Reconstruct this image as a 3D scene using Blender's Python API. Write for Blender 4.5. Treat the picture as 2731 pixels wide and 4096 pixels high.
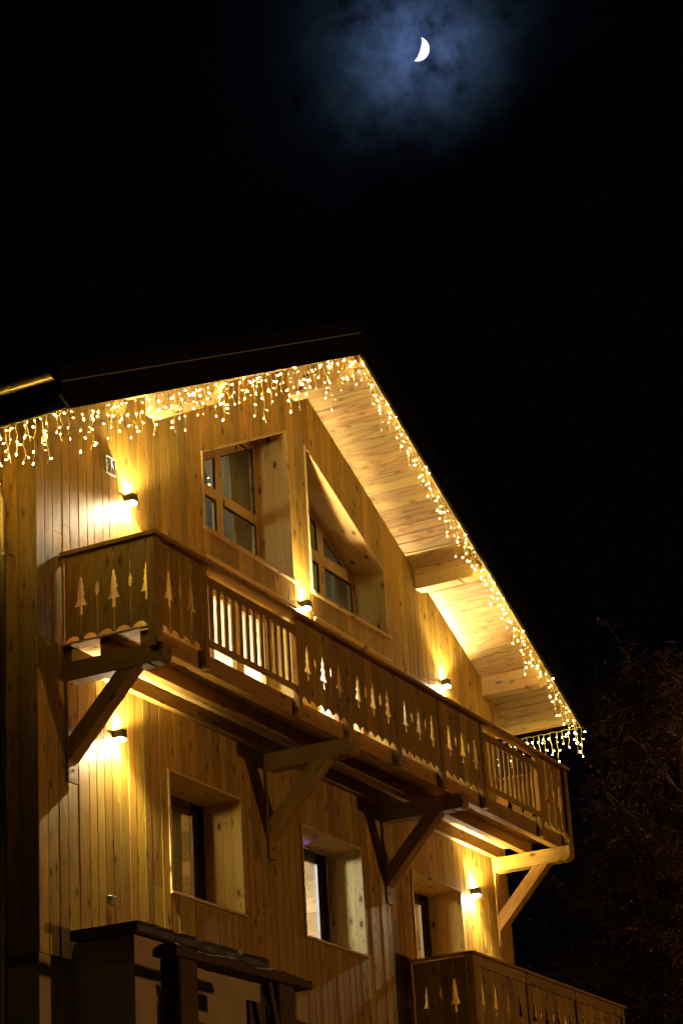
import bpy, bmesh, math, random
from mathutils import Vector, Matrix, Euler
from mathutils.geometry import tessellate_polygon

random.seed(7)
for o in list(bpy.data.objects):
    bpy.data.objects.remove(o)
S = bpy.context.scene
COL = S.collection
R = math.radians

# ------------------------------------------------------------------ camera
cam_d = bpy.data.cameras.new('camera')
cam = bpy.data.objects.new('camera', cam_d)
COL.objects.link(cam)
FW = Vector((0.8319395, 0.40709745, 0.37702566))
RT = Vector((0.45972913, -0.88619206, -0.05755654))
UP = Vector((-0.31068602, -0.22121323, 0.92441273))
m = Matrix((RT, UP, -FW)).transposed().to_4x4()
m.translation = Vector((-18.37776, -12.49873, -7.93507))
cam.matrix_world = m
cam_d.sensor_fit = 'VERTICAL'
cam_d.sensor_height = 36.0
cam_d.sensor_width = 24.0
cam_d.lens = 9215.354 / 4096 * 36
cam_d.clip_start = 0.1
cam_d.clip_end = 6000
S.camera = cam

# ------------------------------------------------------------------ world: night sky with moonlit cloud
MOON_DIR = Vector((0.7690, 0.3270, 0.5490)).normalized()
W = bpy.data.worlds.new('World')
S.world = W
W.use_nodes = True
nt = W.node_tree
nt.nodes.clear()
def N(tree, t, **kw):
    n = tree.nodes.new(t)
    for k, v in kw.items():
        setattr(n, k, v)
    return n
def L(tree, a, b):
    tree.links.new(a, b)
def math_node(tree, op, a, b=None, c=None, clamp=False):
    n = tree.nodes.new('ShaderNodeMath')
    n.operation = op
    n.use_clamp = clamp
    for i, v in enumerate((a, b, c)):
        if v is None:
            continue
        if isinstance(v, (int, float)):
            n.inputs[i].default_value = v
        else:
            tree.links.new(v, n.inputs[i])
    return n.outputs[0]

out = N(nt, 'ShaderNodeOutputWorld')
tc = N(nt, 'ShaderNodeTexCoord')
sky = N(nt, 'ShaderNodeTexSky', sky_type='NISHITA', sun_disc=False)
sky.sun_elevation = R(-1.7)
sky.sun_rotation = R(151.0)
bg1 = N(nt, 'ShaderNodeBackground')
bg1.inputs[1].default_value = 0.0004
L(nt, sky.outputs[0], bg1.inputs[0])
# moonlit cloud round the moon
nrm = N(nt, 'ShaderNodeVectorMath', operation='NORMALIZE')
L(nt, tc.outputs['Generated'], nrm.inputs[0])
dst = N(nt, 'ShaderNodeVectorMath', operation='DISTANCE')
L(nt, nrm.outputs[0], dst.inputs[0])
dst.inputs[1].default_value = MOON_DIR
cl = N(nt, 'ShaderNodeTexNoise')
cl.inputs['Scale'].default_value = 26
cl.inputs['Detail'].default_value = 5
cl.inputs['Roughness'].default_value = 0.55
L(nt, nrm.outputs[0], cl.inputs['Vector'])
big = N(nt, 'ShaderNodeTexNoise')
big.inputs['Scale'].default_value = 9
big.inputs['Detail'].default_value = 2
L(nt, nrm.outputs[0], big.inputs['Vector'])
d = dst.outputs['Value']
warp = math_node(nt, 'MULTIPLY_ADD', math_node(nt, 'SUBTRACT', cl.outputs[0], 0.5), 0.018, d)
g1 = math_node(nt, 'EXPONENT', math_node(nt, 'MULTIPLY', math_node(nt, 'POWER', math_node(nt, 'DIVIDE', warp, 0.0200), 2.0), -1.0))
g2 = math_node(nt, 'EXPONENT', math_node(nt, 'MULTIPLY', math_node(nt, 'POWER', math_node(nt, 'DIVIDE', warp, 0.0345), 2.0), -1.0))
# edge of the darker cloud bank, below and right of the moon
edge_n = (RT * -0.40 + UP * 0.916).normalized()
ed = N(nt, 'ShaderNodeVectorMath', operation='DOT_PRODUCT')
L(nt, nrm.outputs[0], ed.inputs[0])
ed.inputs[1].default_value = edge_n
e0 = edge_n.dot(MOON_DIR)
sd = math_node(nt, 'SUBTRACT', ed.outputs['Value'], e0 - 0.032)
sd = math_node(nt, 'MULTIPLY_ADD', math_node(nt, 'SUBTRACT', big.outputs[0], 0.5), 0.05, sd)
sd = math_node(nt, 'MULTIPLY_ADD', math_node(nt, 'SUBTRACT', cl.outputs[0], 0.5), 0.05, sd)
mask = math_node(nt, 'SMOOTH_MIN', 1.0, math_node(nt, 'MULTIPLY_ADD', sd, 42.0, 0.35), 0.3)
mask = math_node(nt, 'MAXIMUM', mask, 0.0)
cl2 = N(nt, 'ShaderNodeTexNoise')
cl2.inputs['Scale'].default_value = 75
cl2.inputs['Detail'].default_value = 6
cl2.inputs['Roughness'].default_value = 0.6
L(nt, nrm.outputs[0], cl2.inputs['Vector'])
tex = math_node(nt, 'MULTIPLY_ADD', math_node(nt, 'ADD', math_node(nt, 'MULTIPLY', cl2.outputs[0], 0.55), math_node(nt, 'MULTIPLY', cl.outputs[0], 0.45)), 4.4, -1.28)
tex = math_node(nt, 'MAXIMUM', tex, 0.1)
f1 = math_node(nt, 'MULTIPLY', math_node(nt, 'MULTIPLY', g1, tex), mask)
f2 = math_node(nt, 'MULTIPLY', math_node(nt, 'MULTIPLY', g2, tex), mask)
bgA = N(nt, 'ShaderNodeBackground'); bgA.inputs[0].default_value = (0.033, 0.055, 0.140, 1); L(nt, f1, bgA.inputs[1])
bgB = N(nt, 'ShaderNodeBackground'); bgB.inputs[0].default_value = (0.011, 0.022, 0.034, 1); L(nt, f2, bgB.inputs[1])
bgC = N(nt, 'ShaderNodeBackground'); bgC.inputs[0].default_value = (0.00030, 0.00032, 0.0009, 1)
a1 = N(nt, 'ShaderNodeAddShader'); a2 = N(nt, 'ShaderNodeAddShader'); a3 = N(nt, 'ShaderNodeAddShader')
L(nt, bg1.outputs[0], a1.inputs[0]); L(nt, bgA.outputs[0], a1.inputs[1])
L(nt, a1.outputs[0], a2.inputs[0]); L(nt, bgB.outputs[0], a2.inputs[1])
L(nt, a2.outputs[0], a3.inputs[0]); L(nt, bgC.outputs[0], a3.inputs[1])
L(nt, a3.outputs[0], out.inputs[0])

# dim warm light from the village street, low on the right
sun_d = bpy.data.lights.new('sun', 'SUN')
sun_d.energy = 0.35
sun_d.color = (1.0, 0.50, 0.17)
sun_d.angle = R(2.0)
sun = bpy.data.objects.new('sun', sun_d)
COL.objects.link(sun)
SD = Vector((-0.55, 1.0, 0.035)).normalized()
sun.rotation_euler = SD.to_track_quat('-Z', 'Y').to_euler()

S.view_settings.view_transform = 'Standard'
S.view_settings.look = 'None'
S.view_settings.exposure = 0.50
S.view_settings.gamma = 1.0
S.view_settings.use_curve_mapping = False
S.render.engine = 'CYCLES'
S.cycles.max_bounces = 8
S.cycles.transparent_max_bounces = 12
S.cycles.sample_clamp_indirect = 4.0
try:
    S.cycles.use_light_tree = True
except Exception:
    pass

LAMP_P = 1.0        # wall lamps
BULB_E = 96.0       # icicle bulbs

# ------------------------------------------------------------------ materials
def new_mat(name):
    mt = bpy.data.materials.new(name)
    mt.use_nodes = True
    t = mt.node_tree
    t.nodes.clear()
    o = N(t, 'ShaderNodeOutputMaterial')
    b = N(t, 'ShaderNodeBsdfPrincipled')
    L(t, b.outputs[0], o.inputs[0])
    return mt, t, b, o

def mixcol(t, fac, a, b, blend='MIX'):
    n = N(t, 'ShaderNodeMix', data_type='RGBA', blend_type=blend)
    for sock, v in ((n.inputs[0], fac), (n.inputs[6], a), (n.inputs[7], b)):
        if isinstance(v, (int, float)):
            sock.default_value = v
        elif isinstance(v, tuple):
            sock.default_value = v
        else:
            L(t, v, sock)
    return n.outputs[2]

def ramp(t, v, stops):
    n = N(t, 'ShaderNodeValToRGB')
    el = n.color_ramp.elements
    while len(el) < len(stops):
        el.new(0.5)
    for e, (p, c) in zip(el, stops):
        e.position = p
        e.color = c if len(c) == 4 else (*c, 1)
    L(t, v, n.inputs[0])
    return n.outputs[0]

def wood(name, axis, light=(0.52, 0.305, 0.030), dark=(0.26, 0.120, 0.011), knot=(0.085, 0.032, 0.008),
         tone=(0.62, 1.28), rough=0.60, knots=True, grain=1.0, weather=0.0, kfine=0.7, kmain=1.0):
    mt, t, b, o = new_mat(name)
    tc = N(t, 'ShaderNodeTexCoord')
    oi = N(t, 'ShaderNodeObjectInfo')
    off = N(t, 'ShaderNodeVectorMath', operation='SCALE')
    cmb = N(t, 'ShaderNodeCombineXYZ')
    cmb.inputs[0].default_value = 41; cmb.inputs[1].default_value = 83; cmb.inputs[2].default_value = 57
    L(t, cmb.outputs[0], off.inputs[0]); L(t, oi.outputs['Random'], off.inputs['Scale'])
    add = N(t, 'ShaderNodeVectorMath', operation='ADD')
    L(t, tc.outputs['Object'], add.inputs[0]); L(t, off.outputs[0], add.inputs[1])
    def mapped(al, ac):
        mp = N(t, 'ShaderNodeMapping', vector_type='POINT')
        s = [ac, ac, ac]; s[axis] = al
        mp.inputs['Scale'].default_value = s
        L(t, add.outputs[0], mp.inputs[0])
        return mp.outputs[0]
    # growth ring contours
    n1 = N(t, 'ShaderNodeTexNoise'); n1.inputs['Scale'].default_value = 1.0; n1.inputs['Detail'].default_value = 2.0
    L(t, mapped(0.55, 5.5), n1.inputs['Vector'])
    rings = math_node(t, 'PINGPONG', math_node(t, 'MULTIPLY', n1.outputs[0], 17.0), 1.0)
    ringm = math_node(t, 'POWER', rings, 3.2)
    # fibre
    n2 = N(t, 'ShaderNodeTexNoise'); n2.inputs['Scale'].default_value = 1.0; n2.inputs['Detail'].default_value = 3.0
    L(t, mapped(3.0, 110.0), n2.inputs['Vector'])
    # slow colour drift
    n3 = N(t, 'ShaderNodeTexNoise'); n3.inputs['Scale'].default_value = 1.0; n3.inputs['Detail'].default_value = 2.0
    L(t, mapped(0.8, 3.0), n3.inputs['Vector'])
    f = math_node(t, 'MULTIPLY', ringm, 0.62 * grain)
    f = math_node(t, 'ADD', f, math_node(t, 'MULTIPLY', math_node(t, 'SUBTRACT', n2.outputs[0], 0.45), 0.9 * grain))
    f = math_node(t, 'ADD', f, math_node(t, 'MULTIPLY', math_node(t, 'SUBTRACT', n3.outputs[0], 0.5), 0.8), clamp=True)
    col = mixcol(t, f, (*light, 1), (*dark, 1))
    if knots:
        v = N(t, 'ShaderNodeTexVoronoi', feature='F1'); v.inputs['Scale'].default_value = 1.0
        L(t, mapped(3.0, 6.0), v.inputs['Vector'])
        k = ramp(t, v.outputs['Distance'], [(0.10, (kmain, kmain, kmain)), (0.17, (0.25 * kmain, 0.25 * kmain, 0.25 * kmain)), (0.30, (0, 0, 0))])
        col = mixcol(t, k, col, (*knot, 1))
        v2 = N(t, 'ShaderNodeTexVoronoi', feature='F1'); v2.inputs['Scale'].default_value = 1.0
        L(t, mapped(7.0, 15.0), v2.inputs['Vector'])
        k2 = ramp(t, v2.outputs['Distance'], [(0.08, (kfine, kfine, kfine)), (0.16, (0, 0, 0))])
        col = mixcol(t, k2, col, (*knot, 1))
    tn = N(t, 'ShaderNodeMapRange')
    tn.inputs['To Min'].default_value = tone[0]; tn.inputs['To Max'].default_value = tone[1]
    rnd2 = math_node(t, 'FRACT', math_node(t, 'MULTIPLY', oi.outputs['Random'], 17.31))
    L(t, rnd2, tn.inputs['Value'])
    hsv = N(t, 'ShaderNodeHueSaturation')
    L(t, col, hsv.inputs['Color']); L(t, tn.outputs[0], hsv.inputs['Value'])
    hn = N(t, 'ShaderNodeMapRange'); hn.inputs['To Min'].default_value = 0.488; hn.inputs['To Max'].default_value = 0.508
    rnd3 = math_node(t, 'FRACT', math_node(t, 'MULTIPLY', oi.outputs['Random'], 53.7))
    L(t, rnd3, hn.inputs['Value']); L(t, hn.outputs[0], hsv.inputs['Hue'])
    c2 = hsv.outputs[0]
    if weather > 0:
        wn = N(t, 'ShaderNodeTexNoise'); wn.inputs['Scale'].default_value = 1.0; wn.inputs['Detail'].default_value = 5
        L(t, mapped(0.9, 6.0), wn.inputs['Vector'])
        wf = math_node(t, 'MULTIPLY', math_node(t, 'MULTIPLY_ADD', wn.outputs[0], 2.6, -0.8, clamp=True), weather)
        c2 = mixcol(t, wf, c2, (0.25, 0.172, 0.035, 1))
    L(t, c2, b.inputs['Base Color'])
    rr = math_node(t, 'MULTIPLY_ADD', n2.outputs[0], 0.25, rough - 0.12)
    L(t, rr, b.inputs['Roughness'])
    b.inputs['Specular IOR Level'].default_value = 0.35
    bp = N(t, 'ShaderNodeBump'); bp.inputs['Strength'].default_value = 0.25; bp.inputs['Distance'].default_value = 0.004
    L(t, f, bp.inputs['Height']); L(t, bp.outputs[0], b.inputs['Normal'])
    return mt

WX, WY, WZ = (wood('larch_%s' % a, i, weather=0.5) for i, a in enumerate('xyz'))
SOF = wood('soffit_pine', 1, light=(0.52, 0.345, 0.130), dark=(0.28, 0.150, 0.048), tone=(0.82, 1.12), grain=1.15, kfine=0.30, kmain=0.5)
INX, INY, INZ = (wood('interior_pine_%s' % a, i, light=(0.70, 0.47, 0.20), dark=(0.45, 0.25, 0.09), tone=(0.42, 1.15)) for i, a in enumerate('xyz'))
SPX, SPY, SPZ = (wood('spruce_%s' % a, i, light=(0.60, 0.40, 0.140), dark=(0.42, 0.24, 0.070), tone=(0.9, 1.1), grain=0.6) for i, a in enumerate('xyz'))
REV = wood('reveal_spruce', 2, light=(0.56, 0.385, 0.125), dark=(0.40, 0.245, 0.07), tone=(0.9, 1.08), grain=0.5)
REVY = wood('reveal_spruce_flat', 0, light=(0.56, 0.385, 0.125), dark=(0.40, 0.245, 0.07), tone=(0.9, 1.08), grain=0.5)
OLD = wood('old_log', 0, light=(0.10, 0.055, 0.028), dark=(0.035, 0.018, 0.009), tone=(0.8, 1.1), rough=0.75)
OLDZ = wood('old_post', 2, light=(0.10, 0.055, 0.028), dark=(0.035, 0.018, 0.009), tone=(0.8, 1.1), rough=0.75)
DKW = wood('dark_stained_frame', 2, light=(0.085, 0.032, 0.014), dark=(0.04, 0.014, 0.007), tone=(0.95, 1.05), knots=False, grain=0.4, rough=0.4)

def simple(name, col, rough=0.6, metal=0.0, bump=0.0, bscale=40, var=0.15, vscale=3.0, spec=0.5):
    mt, t, b, o = new_mat(name)
    tc = N(t, 'ShaderNodeTexCoord')
    n = N(t, 'ShaderNodeTexNoise'); n.inputs['Scale'].default_value = vscale; n.inputs['Detail'].default_value = 5
    L(t, tc.outputs['Object'], n.inputs['Vector'])
    dk = tuple(c * (1 - var) for c in col); lt = tuple(min(1, c * (1 + var)) for c in col)
    c = mixcol(t, n.outputs[0], (*dk, 1), (*lt, 1))
    L(t, c, b.inputs['Base Color'])
    b.inputs['Roughness'].default_value = rough
    b.inputs['Metallic'].default_value = metal
    b.inputs['Specular IOR Level'].default_value = spec
    if bump:
        n2 = N(t, 'ShaderNodeTexNoise'); n2.inputs['Scale'].default_value = bscale; n2.inputs['Detail'].default_value = 4
        L(t, tc.outputs['Object'], n2.inputs['Vector'])
        bp = N(t, 'ShaderNodeBump'); bp.inputs['Strength'].default_value = bump; bp.inputs['Distance'].default_value = 0.01
        L(t, n2.outputs[0], bp.inputs['Height']); L(t, bp.outputs[0], b.inputs['Normal'])
    return mt

def emit(name, col, strength, base=(0.8, 0.8, 0.8)):
    mt, t, b, o = new_mat(name)
    b.inputs['Base Color'].default_value = (*base, 1)
    b.inputs['Emission Color'].default_value = (*col, 1)
    b.inputs['Emission Strength'].default_value = strength
    return mt

FASCIA = simple('dark_brown_metal', (0.006, 0.005, 0.0042), 0.8, 0.0, var=0.2, spec=0.08)
EDGE = simple('pale_zinc_edge', (0.24, 0.24, 0.24), 0.5, 0.0)
COPPER = simple('brass_coloured_gutter', (0.50, 0.37, 0.13), 0.36, 0.9, bump=0.05, bscale=20)
STUCCO = simple('stucco', (0.50, 0.38, 0.20), 0.9, bump=0.6, bscale=120, var=0.2, vscale=4)
SLAB = simple('dark_slab', (0.035, 0.032, 0.030), 0.5, bump=0.5, bscale=35, var=0.4, vscale=9)
SNOW = simple('snow', (0.75, 0.76, 0.80), 0.7, bump=0.4, bscale=6)
BACK = simple('dark_membrane', (0.02, 0.014, 0.010), 0.9)
LAMPM = simple('anthracite_lamp_metal', (0.065, 0.058, 0.050), 0.42, 0.0, bump=0.1, bscale=300)
LENS = emit('lamp_lens', (1.0, 0.80, 0.48), 360.0)
BULB = emit('warm_led_bulb', (1.0, 0.70, 0.20), BULB_E)
BULBD = emit('warm_led_bulb_dim', (1.0, 0.72, 0.24), 16.0)  # dimness of bulbs seen edge-on, put into emission and dealt out at random
BULBE = emit('warm_led_bulb_faint', (1.0, 0.66, 0.18), 3.0)  # fainter still, also by emission alone whatever way the bulb points
WIRE = simple('clear_yellow_cable', (0.80, 0.66, 0.26), 0.35)
CABLE = WIRE
PLAST = simple('white_plastic', (0.80, 0.80, 0.76), 0.4)
GREYP = simple('grey_plastic', (0.30, 0.32, 0.28), 0.4)
IRON = simple('dark_steel', (0.035, 0.035, 0.035), 0.4, 0.8)
SCREW = simple('zinc_bracket', (0.55, 0.55, 0.52), 0.35, 1.0)
PLASTER = simple('cream_plaster', (0.66, 0.61, 0.50), 0.9)
GREYPL = simple('grey_plaster', (0.46, 0.50, 0.47), 0.9)
RUBBER = simple('grey_seal', (0.40, 0.38, 0.37), 0.5)
BARK = simple('birch_bark', (0.62, 0.50, 0.40), 0.85, bump=0.4, bscale=25, var=0.4, vscale=7)
TWIG = simple('twig_bark', (0.31, 0.18, 0.125), 0.85, var=0.3)
CATKIN = simple('frosted_buds', (0.85, 0.82, 0.80), 0.8, var=0.3)
GROUND = simple('frozen_ground', (0.10, 0.09, 0.08), 0.95, bump=0.4, bscale=2, var=0.4)
LSHADE = emit('pendant_shade', (1.0, 0.80, 0.45), 6.0)

def curtain_mat(name, col):
    mt, t, b, o = new_mat(name)
    tc = N(t, 'ShaderNodeTexCoord')
    n = N(t, 'ShaderNodeTexNoise'); n.inputs['Scale'].default_value = 220
    L(t, tc.outputs['Object'], n.inputs['Vector'])
    c = mixcol(t, n.outputs[0], tuple(x * 0.85 for x in col) + (1,), tuple(x * 1.15 for x in col) + (1,))
    L(t, c, b.inputs['Base Color'])
    b.inputs['Roughness'].default_value = 0.9
    b.inputs['Transmission Weight'].default_value = 0.0
    return mt
CURT = curtain_mat('ochre_curtain', (0.40, 0.28, 0.10))
CURTW = curtain_mat('white_curtain', (0.75, 0.72, 0.66))

def glass():
    mt = bpy.data.materials.new('window_glass'); mt.use_nodes = True
    t = mt.node_tree; t.nodes.clear()
    o = N(t, 'ShaderNodeOutputMaterial')
    tr = N(t, 'ShaderNodeBsdfTransparent'); tr.inputs[0].default_value = (0.86, 0.90, 0.88, 1)
    gl = N(t, 'ShaderNodeBsdfGlossy'); gl.inputs['Roughness'].default_value = 0.01
    gl.inputs[0].default_value = (0.9, 0.95, 0.95, 1)
    fr = N(t, 'ShaderNodeFresnel'); fr.inputs[0].default_value = 1.52
    ge = N(t, 'ShaderNodeNewGeometry')
    f = math_node(t, 'MULTIPLY', fr.outputs[0], 1.7, clamp=True)
    f = math_node(t, 'MULTIPLY', f, math_node(t, 'SUBTRACT', 1.0, ge.outputs['Backfacing']))
    mx = N(t, 'ShaderNodeMixShader')
    L(t, f, mx.inputs[0]); L(t, tr.outputs[0], mx.inputs[1]); L(t, gl.outputs[0], mx.inputs[2])
    L(t, mx.outputs[0], o.inputs[0])
    return mt
GLASS = glass()

# ------------------------------------------------------------------ builders
WLOC = {}
class MB:
    def __init__(s):
        s.v = []; s.f = []
    def add(s, vs, fs):
        k = len(s.v)
        s.v += [Vector(p) for p in vs]
        s.f += [tuple(i + k for i in f) for f in fs]
        return s
    def box(s, x0, x1, y0, y1, z0, z1):
        vs = [(x0, y0, z0), (x1, y0, z0), (x1, y1, z0), (x0, y1, z0), (x0, y0, z1), (x1, y0, z1), (x1, y1, z1), (x0, y1, z1)]
        return s.add(vs, [(0, 3, 2, 1), (4, 5, 6, 7), (0, 1, 5, 4), (1, 2, 6, 5), (2, 3, 7, 6), (3, 0, 4, 7)])
    def cbox(s, x0, x1, y0, y1, z0, z1, c=0.005):
        """box with chamfered edges"""
        c = min(c, (x1 - x0) * .3, (y1 - y0) * .3, (z1 - z0) * .3)
        bm = bmesh.new()
        bmesh.ops.create_cube(bm, size=1.0)
        for v in bm.verts:
            v.co = Vector(((x0 + x1) / 2 + v.co.x * (x1 - x0), (y0 + y1) / 2 + v.co.y * (y1 - y0), (z0 + z1) / 2 + v.co.z * (z1 - z0)))
        bmesh.ops.bevel(bm, geom=bm.edges[:], offset=c, segments=1, affect='EDGES', clamp_overlap=True)
        bm.verts.index_update()
        s.add([v.co.copy() for v in bm.verts], [tuple(v.index for v in f.verts) for f in bm.faces])
        bm.free()
        return s
    def prism(s, poly, fn, a, b, inset=0.0):
        """poly: list of (u, v); fn(u, v, t) -> xyz; extruded t = a..b. Concave is fine."""
        n = len(poly)
        ar = sum(poly[i][0] * poly[(i + 1) % n][1] - poly[(i + 1) % n][0] * poly[i][1] for i in range(n))
        if ar < 0:
            poly = poly[::-1]
        tris = tessellate_polygon([[Vector((u, v, 0)) for u, v in poly]])
        vs = [fn(u, v, a) for u, v in poly] + [fn(u, v, b) for u, v in poly]
        fs = [tuple(t) for t in tris] + [tuple(i + n for i in t[::-1]) for t in tris]
        fs += [(i, (i + 1) % n, (i + 1) % n + n, i + n) for i in range(n)]
        return s.add(vs, fs)
    def tube(s, pts, rad, n=6, cap=True):
        pts = [Vector(p) for p in pts]
        if not hasattr(rad, '__len__'):
            rad = [rad] * len(pts)
        k = len(s.v)
        ref = Vector((0, 0, 1))
        for i, p in enumerate(pts):
            t = (pts[min(i + 1, len(pts) - 1)] - pts[max(i - 1, 0)])
            if t.length < 1e-9:
                t = Vector((0, 0, 1))
            t.normalize()
            r0 = ref if abs(t.dot(ref)) < 0.95 else Vector((1, 0, 0))
            a = t.cross(r0).normalized(); b = t.cross(a)
            for j in range(n):
                q = 2 * math.pi * j / n
                s.v.append(p + (a * math.cos(q) + b * math.sin(q)) * rad[i])
        for i in range(len(pts) - 1):
            for j in range(n):
                a0 = k + i * n + j; a1 = k + i * n + (j + 1) % n
                s.f.append((a0, a1, a1 + n, a0 + n))
        if cap:
            s.f.append(tuple(k + j for j in range(n))[::-1])
            s.f.append(tuple(k + (len(pts) - 1) * n + j for j in range(n)))
        return s
    def build(s, name, mat, parent=None, origin=None, smooth=False, fix=True):
        if origin is None:
            lo = Vector((min(v[i] for v in s.v) for i in range(3))); hi = Vector((max(v[i] for v in s.v) for i in range(3)))
            origin = (lo + hi) / 2
        origin = Vector(origin)
        me = bpy.data.meshes.new(name)
        me.from_pydata([v - origin for v in s.v], [], s.f)
        if fix:
            bm = bmesh.new(); bm.from_mesh(me)
            bmesh.ops.recalc_face_normals(bm, faces=bm.faces[:])
            bm.to_mesh(me); bm.free()
        if smooth:
            for p in me.polygons:
                p.use_smooth = True
        me.materials.append(mat)
        return link(name, me, parent, origin)

def link(name, data, parent, wloc):
    o = bpy.data.objects.new(name, data)
    COL.objects.link(o)
    wloc = Vector(wloc)
    if parent is not None:
        o.parent = parent
        o.location = wloc - WLOC[parent.name]
    else:
        o.location = wloc
    WLOC[o.name] = wloc
    return o

def thing(name, loc, label, cat, group=None):
    o = link(name, None, None, loc)
    o.empty_display_size = 0.1
    tag(o, label, cat, group)
    return o
def tag(o, label=None, cat=None, group=None, kind=None):
    if label: o['label'] = label
    if cat: o['category'] = cat
    if group: o['group'] = group
    if kind: o['kind'] = kind
    return o
def dup(o, parent, wloc):
    c = o.copy()
    COL.objects.link(c)
    c.parent = parent
    c.location = Vector(wloc) - (WLOC[parent.name] if parent else Vector())
    WLOC[c.name] = Vector(wloc)
    return c

XZ = lambda u, v, t: (u, t, v)
YZ = lambda u, v, t: (t, u, v)
XY = lambda u, v, t: (u, v, t)

# ------------------------------------------------------------------ chalet dimensions
XR = 11.765; AX = 5.882; SL = 0.4965
EX_R = 12.69; EX_L = -0.93
YV = -1.03                      # verge plane
BASE = -3.33
def zs(x):                      # soffit height
    return 5.225 - SL * abs(x - AX)
def zf(x):                      # bottom of the verge board
    return 5.163 - SL * abs(x - AX)

chalet = thing('chalet', (AX, 0, -6.0), 'larch clad alpine chalet with pine tree cutout balconies and a dark gabled roof', 'house')

# openings in the facade: (x0, x1, bottom fn, top fn, depth)
WB = 2.213
W1 = (3.471, 5.679, lambda x: WB, lambda x: 3.186 + SL * (x - 3.471))
W2 = (6.163, 8.338, lambda x: WB, lambda x: 4.250 - SL * (x - 6.163))
D1 = (3.471, 5.679, lambda x: -0.085, lambda x: 1.83)
D2 = (6.163, 8.338, lambda x: -0.085, lambda x: 1.83)
LT, LB = -0.95, -2.30
L1 = (2.475, 4.060, lambda x: LB, lambda x: LT)
L2 = (5.509, 7.100, lambda x: LB, lambda x: LT)
L3 = (8.538, 10.105, lambda x: -3.16, lambda x: LT)

def columns(breaks, x0, x1, wmin, wmax):
    bs = sorted(b for b in set(breaks + [x0, x1]) if x0 <= b <= x1)
    cols = []
    for a, b in zip(bs[:-1], bs[1:]):
        n = max(1, round((b - a) / ((wmin + wmax) / 2)))
        ws = [random.uniform(wmin, wmax) for _ in range(n)]
        k = (b - a) / sum(ws)
        x = a
        for w in ws:
            cols.append((x, x + w * k)); x += w * k
    return cols

def wall_board(xa, xb, za0, za1, zb0, zb1, y0=None):
    """board from bottom (z at xa, xb) to top (z at xa, xb), chamfered long edges"""
    g = 0.0014; c = 0.0055; y = y0 if y0 is not None else random.uniform(-0.0016, 0.0016); t = 0.022
    a, b = xa + g, xb - g
    la = lambda x, p, q: p + (q - p) * (x - xa) / (xb - xa)
    def ring(aa, bb, yy):
        return [(aa, yy, la(aa, za0, zb0)), (bb, yy, la(bb, za0, zb0)), (bb, yy, la(bb, za1, zb1)), (aa, yy, la(aa, za1, zb1))]
    vs = ring(a + c, b - c, y) + ring(a, b, y + 0.0045) + ring(a, b, y + t)
    fs = [(0, 1, 2, 3), (8, 11, 10, 9)]
    for k in (0, 4):
        fs += [(k + i, k + 4 + i, k + 4 + (i + 1) % 4, k + (i + 1) % 4) for i in range(4)]
    return MB().add(vs, fs).build('wall_board', WZ, chalet)

def face_boards(cols, zlo, zhi, openings):
    for xa, xb in cols:
        xm = (xa + xb) / 2
        cuts = sorted([o for o in openings if o[0] < xm < o[1]], key=lambda o: o[2](xm))
        lo = (zlo(xa), zlo(xb))
        segs = []
        for o in cuts:
            segs.append((lo, (o[2](xa), o[2](xb)))); lo = (o[3](xa), o[3](xb))
        segs.append((lo, (zhi(xa), zhi(xb))))
        for s0, s1 in segs:
            h = (s1[0] + s1[1] - s0[0] - s0[1]) / 2
            if h < 0.03:
                continue
            if h > 1.6 and random.random() < 0.30:
                zc = (s0[0] + s0[1]) / 2 + h * random.uniform(0.3, 0.75)
                yj = random.uniform(-0.0016, 0.0016)
                wall_board(xa, xb, s0[0], zc, s0[1], zc, yj)
                wall_board(xa, xb, zc + 0.002, s1[0], zc + 0.002, s1[1], yj)
            else:
                wall_board(xa, xb, s0[0], s1[0], s0[1], s1[1])

cols_up = columns([3.471, 5.679, 6.163, 8.338, AX], 0.0, XR, 0.125, 0.205)
face_boards(cols_up, lambda x: -0.10, lambda x: zs(x) - 0.003, [W1, W2, D1, D2])
cols_lo = columns([2.475, 4.060, 5.509, 7.100, 8.538, 10.105], 0.0, XR, 0.125, 0.205)
face_boards(cols_lo, lambda x: BASE, lambda x: -0.105, [L1, L2, L3])

# side walls
def side_board(x, ya, yb, z0, z1a, z1b, out):
    c = 0.008; g = 0.002
    xf = x + random.uniform(-0.003, 0.003)
    a, b = ya + g, yb - g
    def ring(aa, bb, xx):
        return [(xx, aa, z0), (xx, bb, z0), (xx, bb, z1b), (xx, aa, z1a)]
    vs = ring(a + c, b - c, xf) + ring(a, b, xf - out * 0.007) + ring(a, b, xf - out * 0.022)
    fs = [(0, 1, 2, 3), (8, 11, 10, 9)]
    for k in (0, 4):
        fs += [(k + i, k + 4 + i, k + 4 + (i + 1) % 4, k + (i + 1) % 4) for i in range(4)]
    MB().add(vs, fs).build('wall_board', WZ, chalet)
y = 0.024
while y < 3.0:
    w = random.uniform(0.16, 0.21)
    side_board(0.0, y, y + w, BASE, zs(0) - 0.004, zs(0) - 0.004, -1)
    y += w
# corner boards
MB().cbox(XR + 0.002, XR + 0.024, -0.012, 0.11, BASE, zs(XR) - 0.02, 0.004).build('corner_board', WZ, chalet)
MB().box(XR + 0.002, XR + 0.022, 0.112, 9.0, BASE, zs(XR) - 0.02).build('side_cladding', WZ, chalet)

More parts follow.
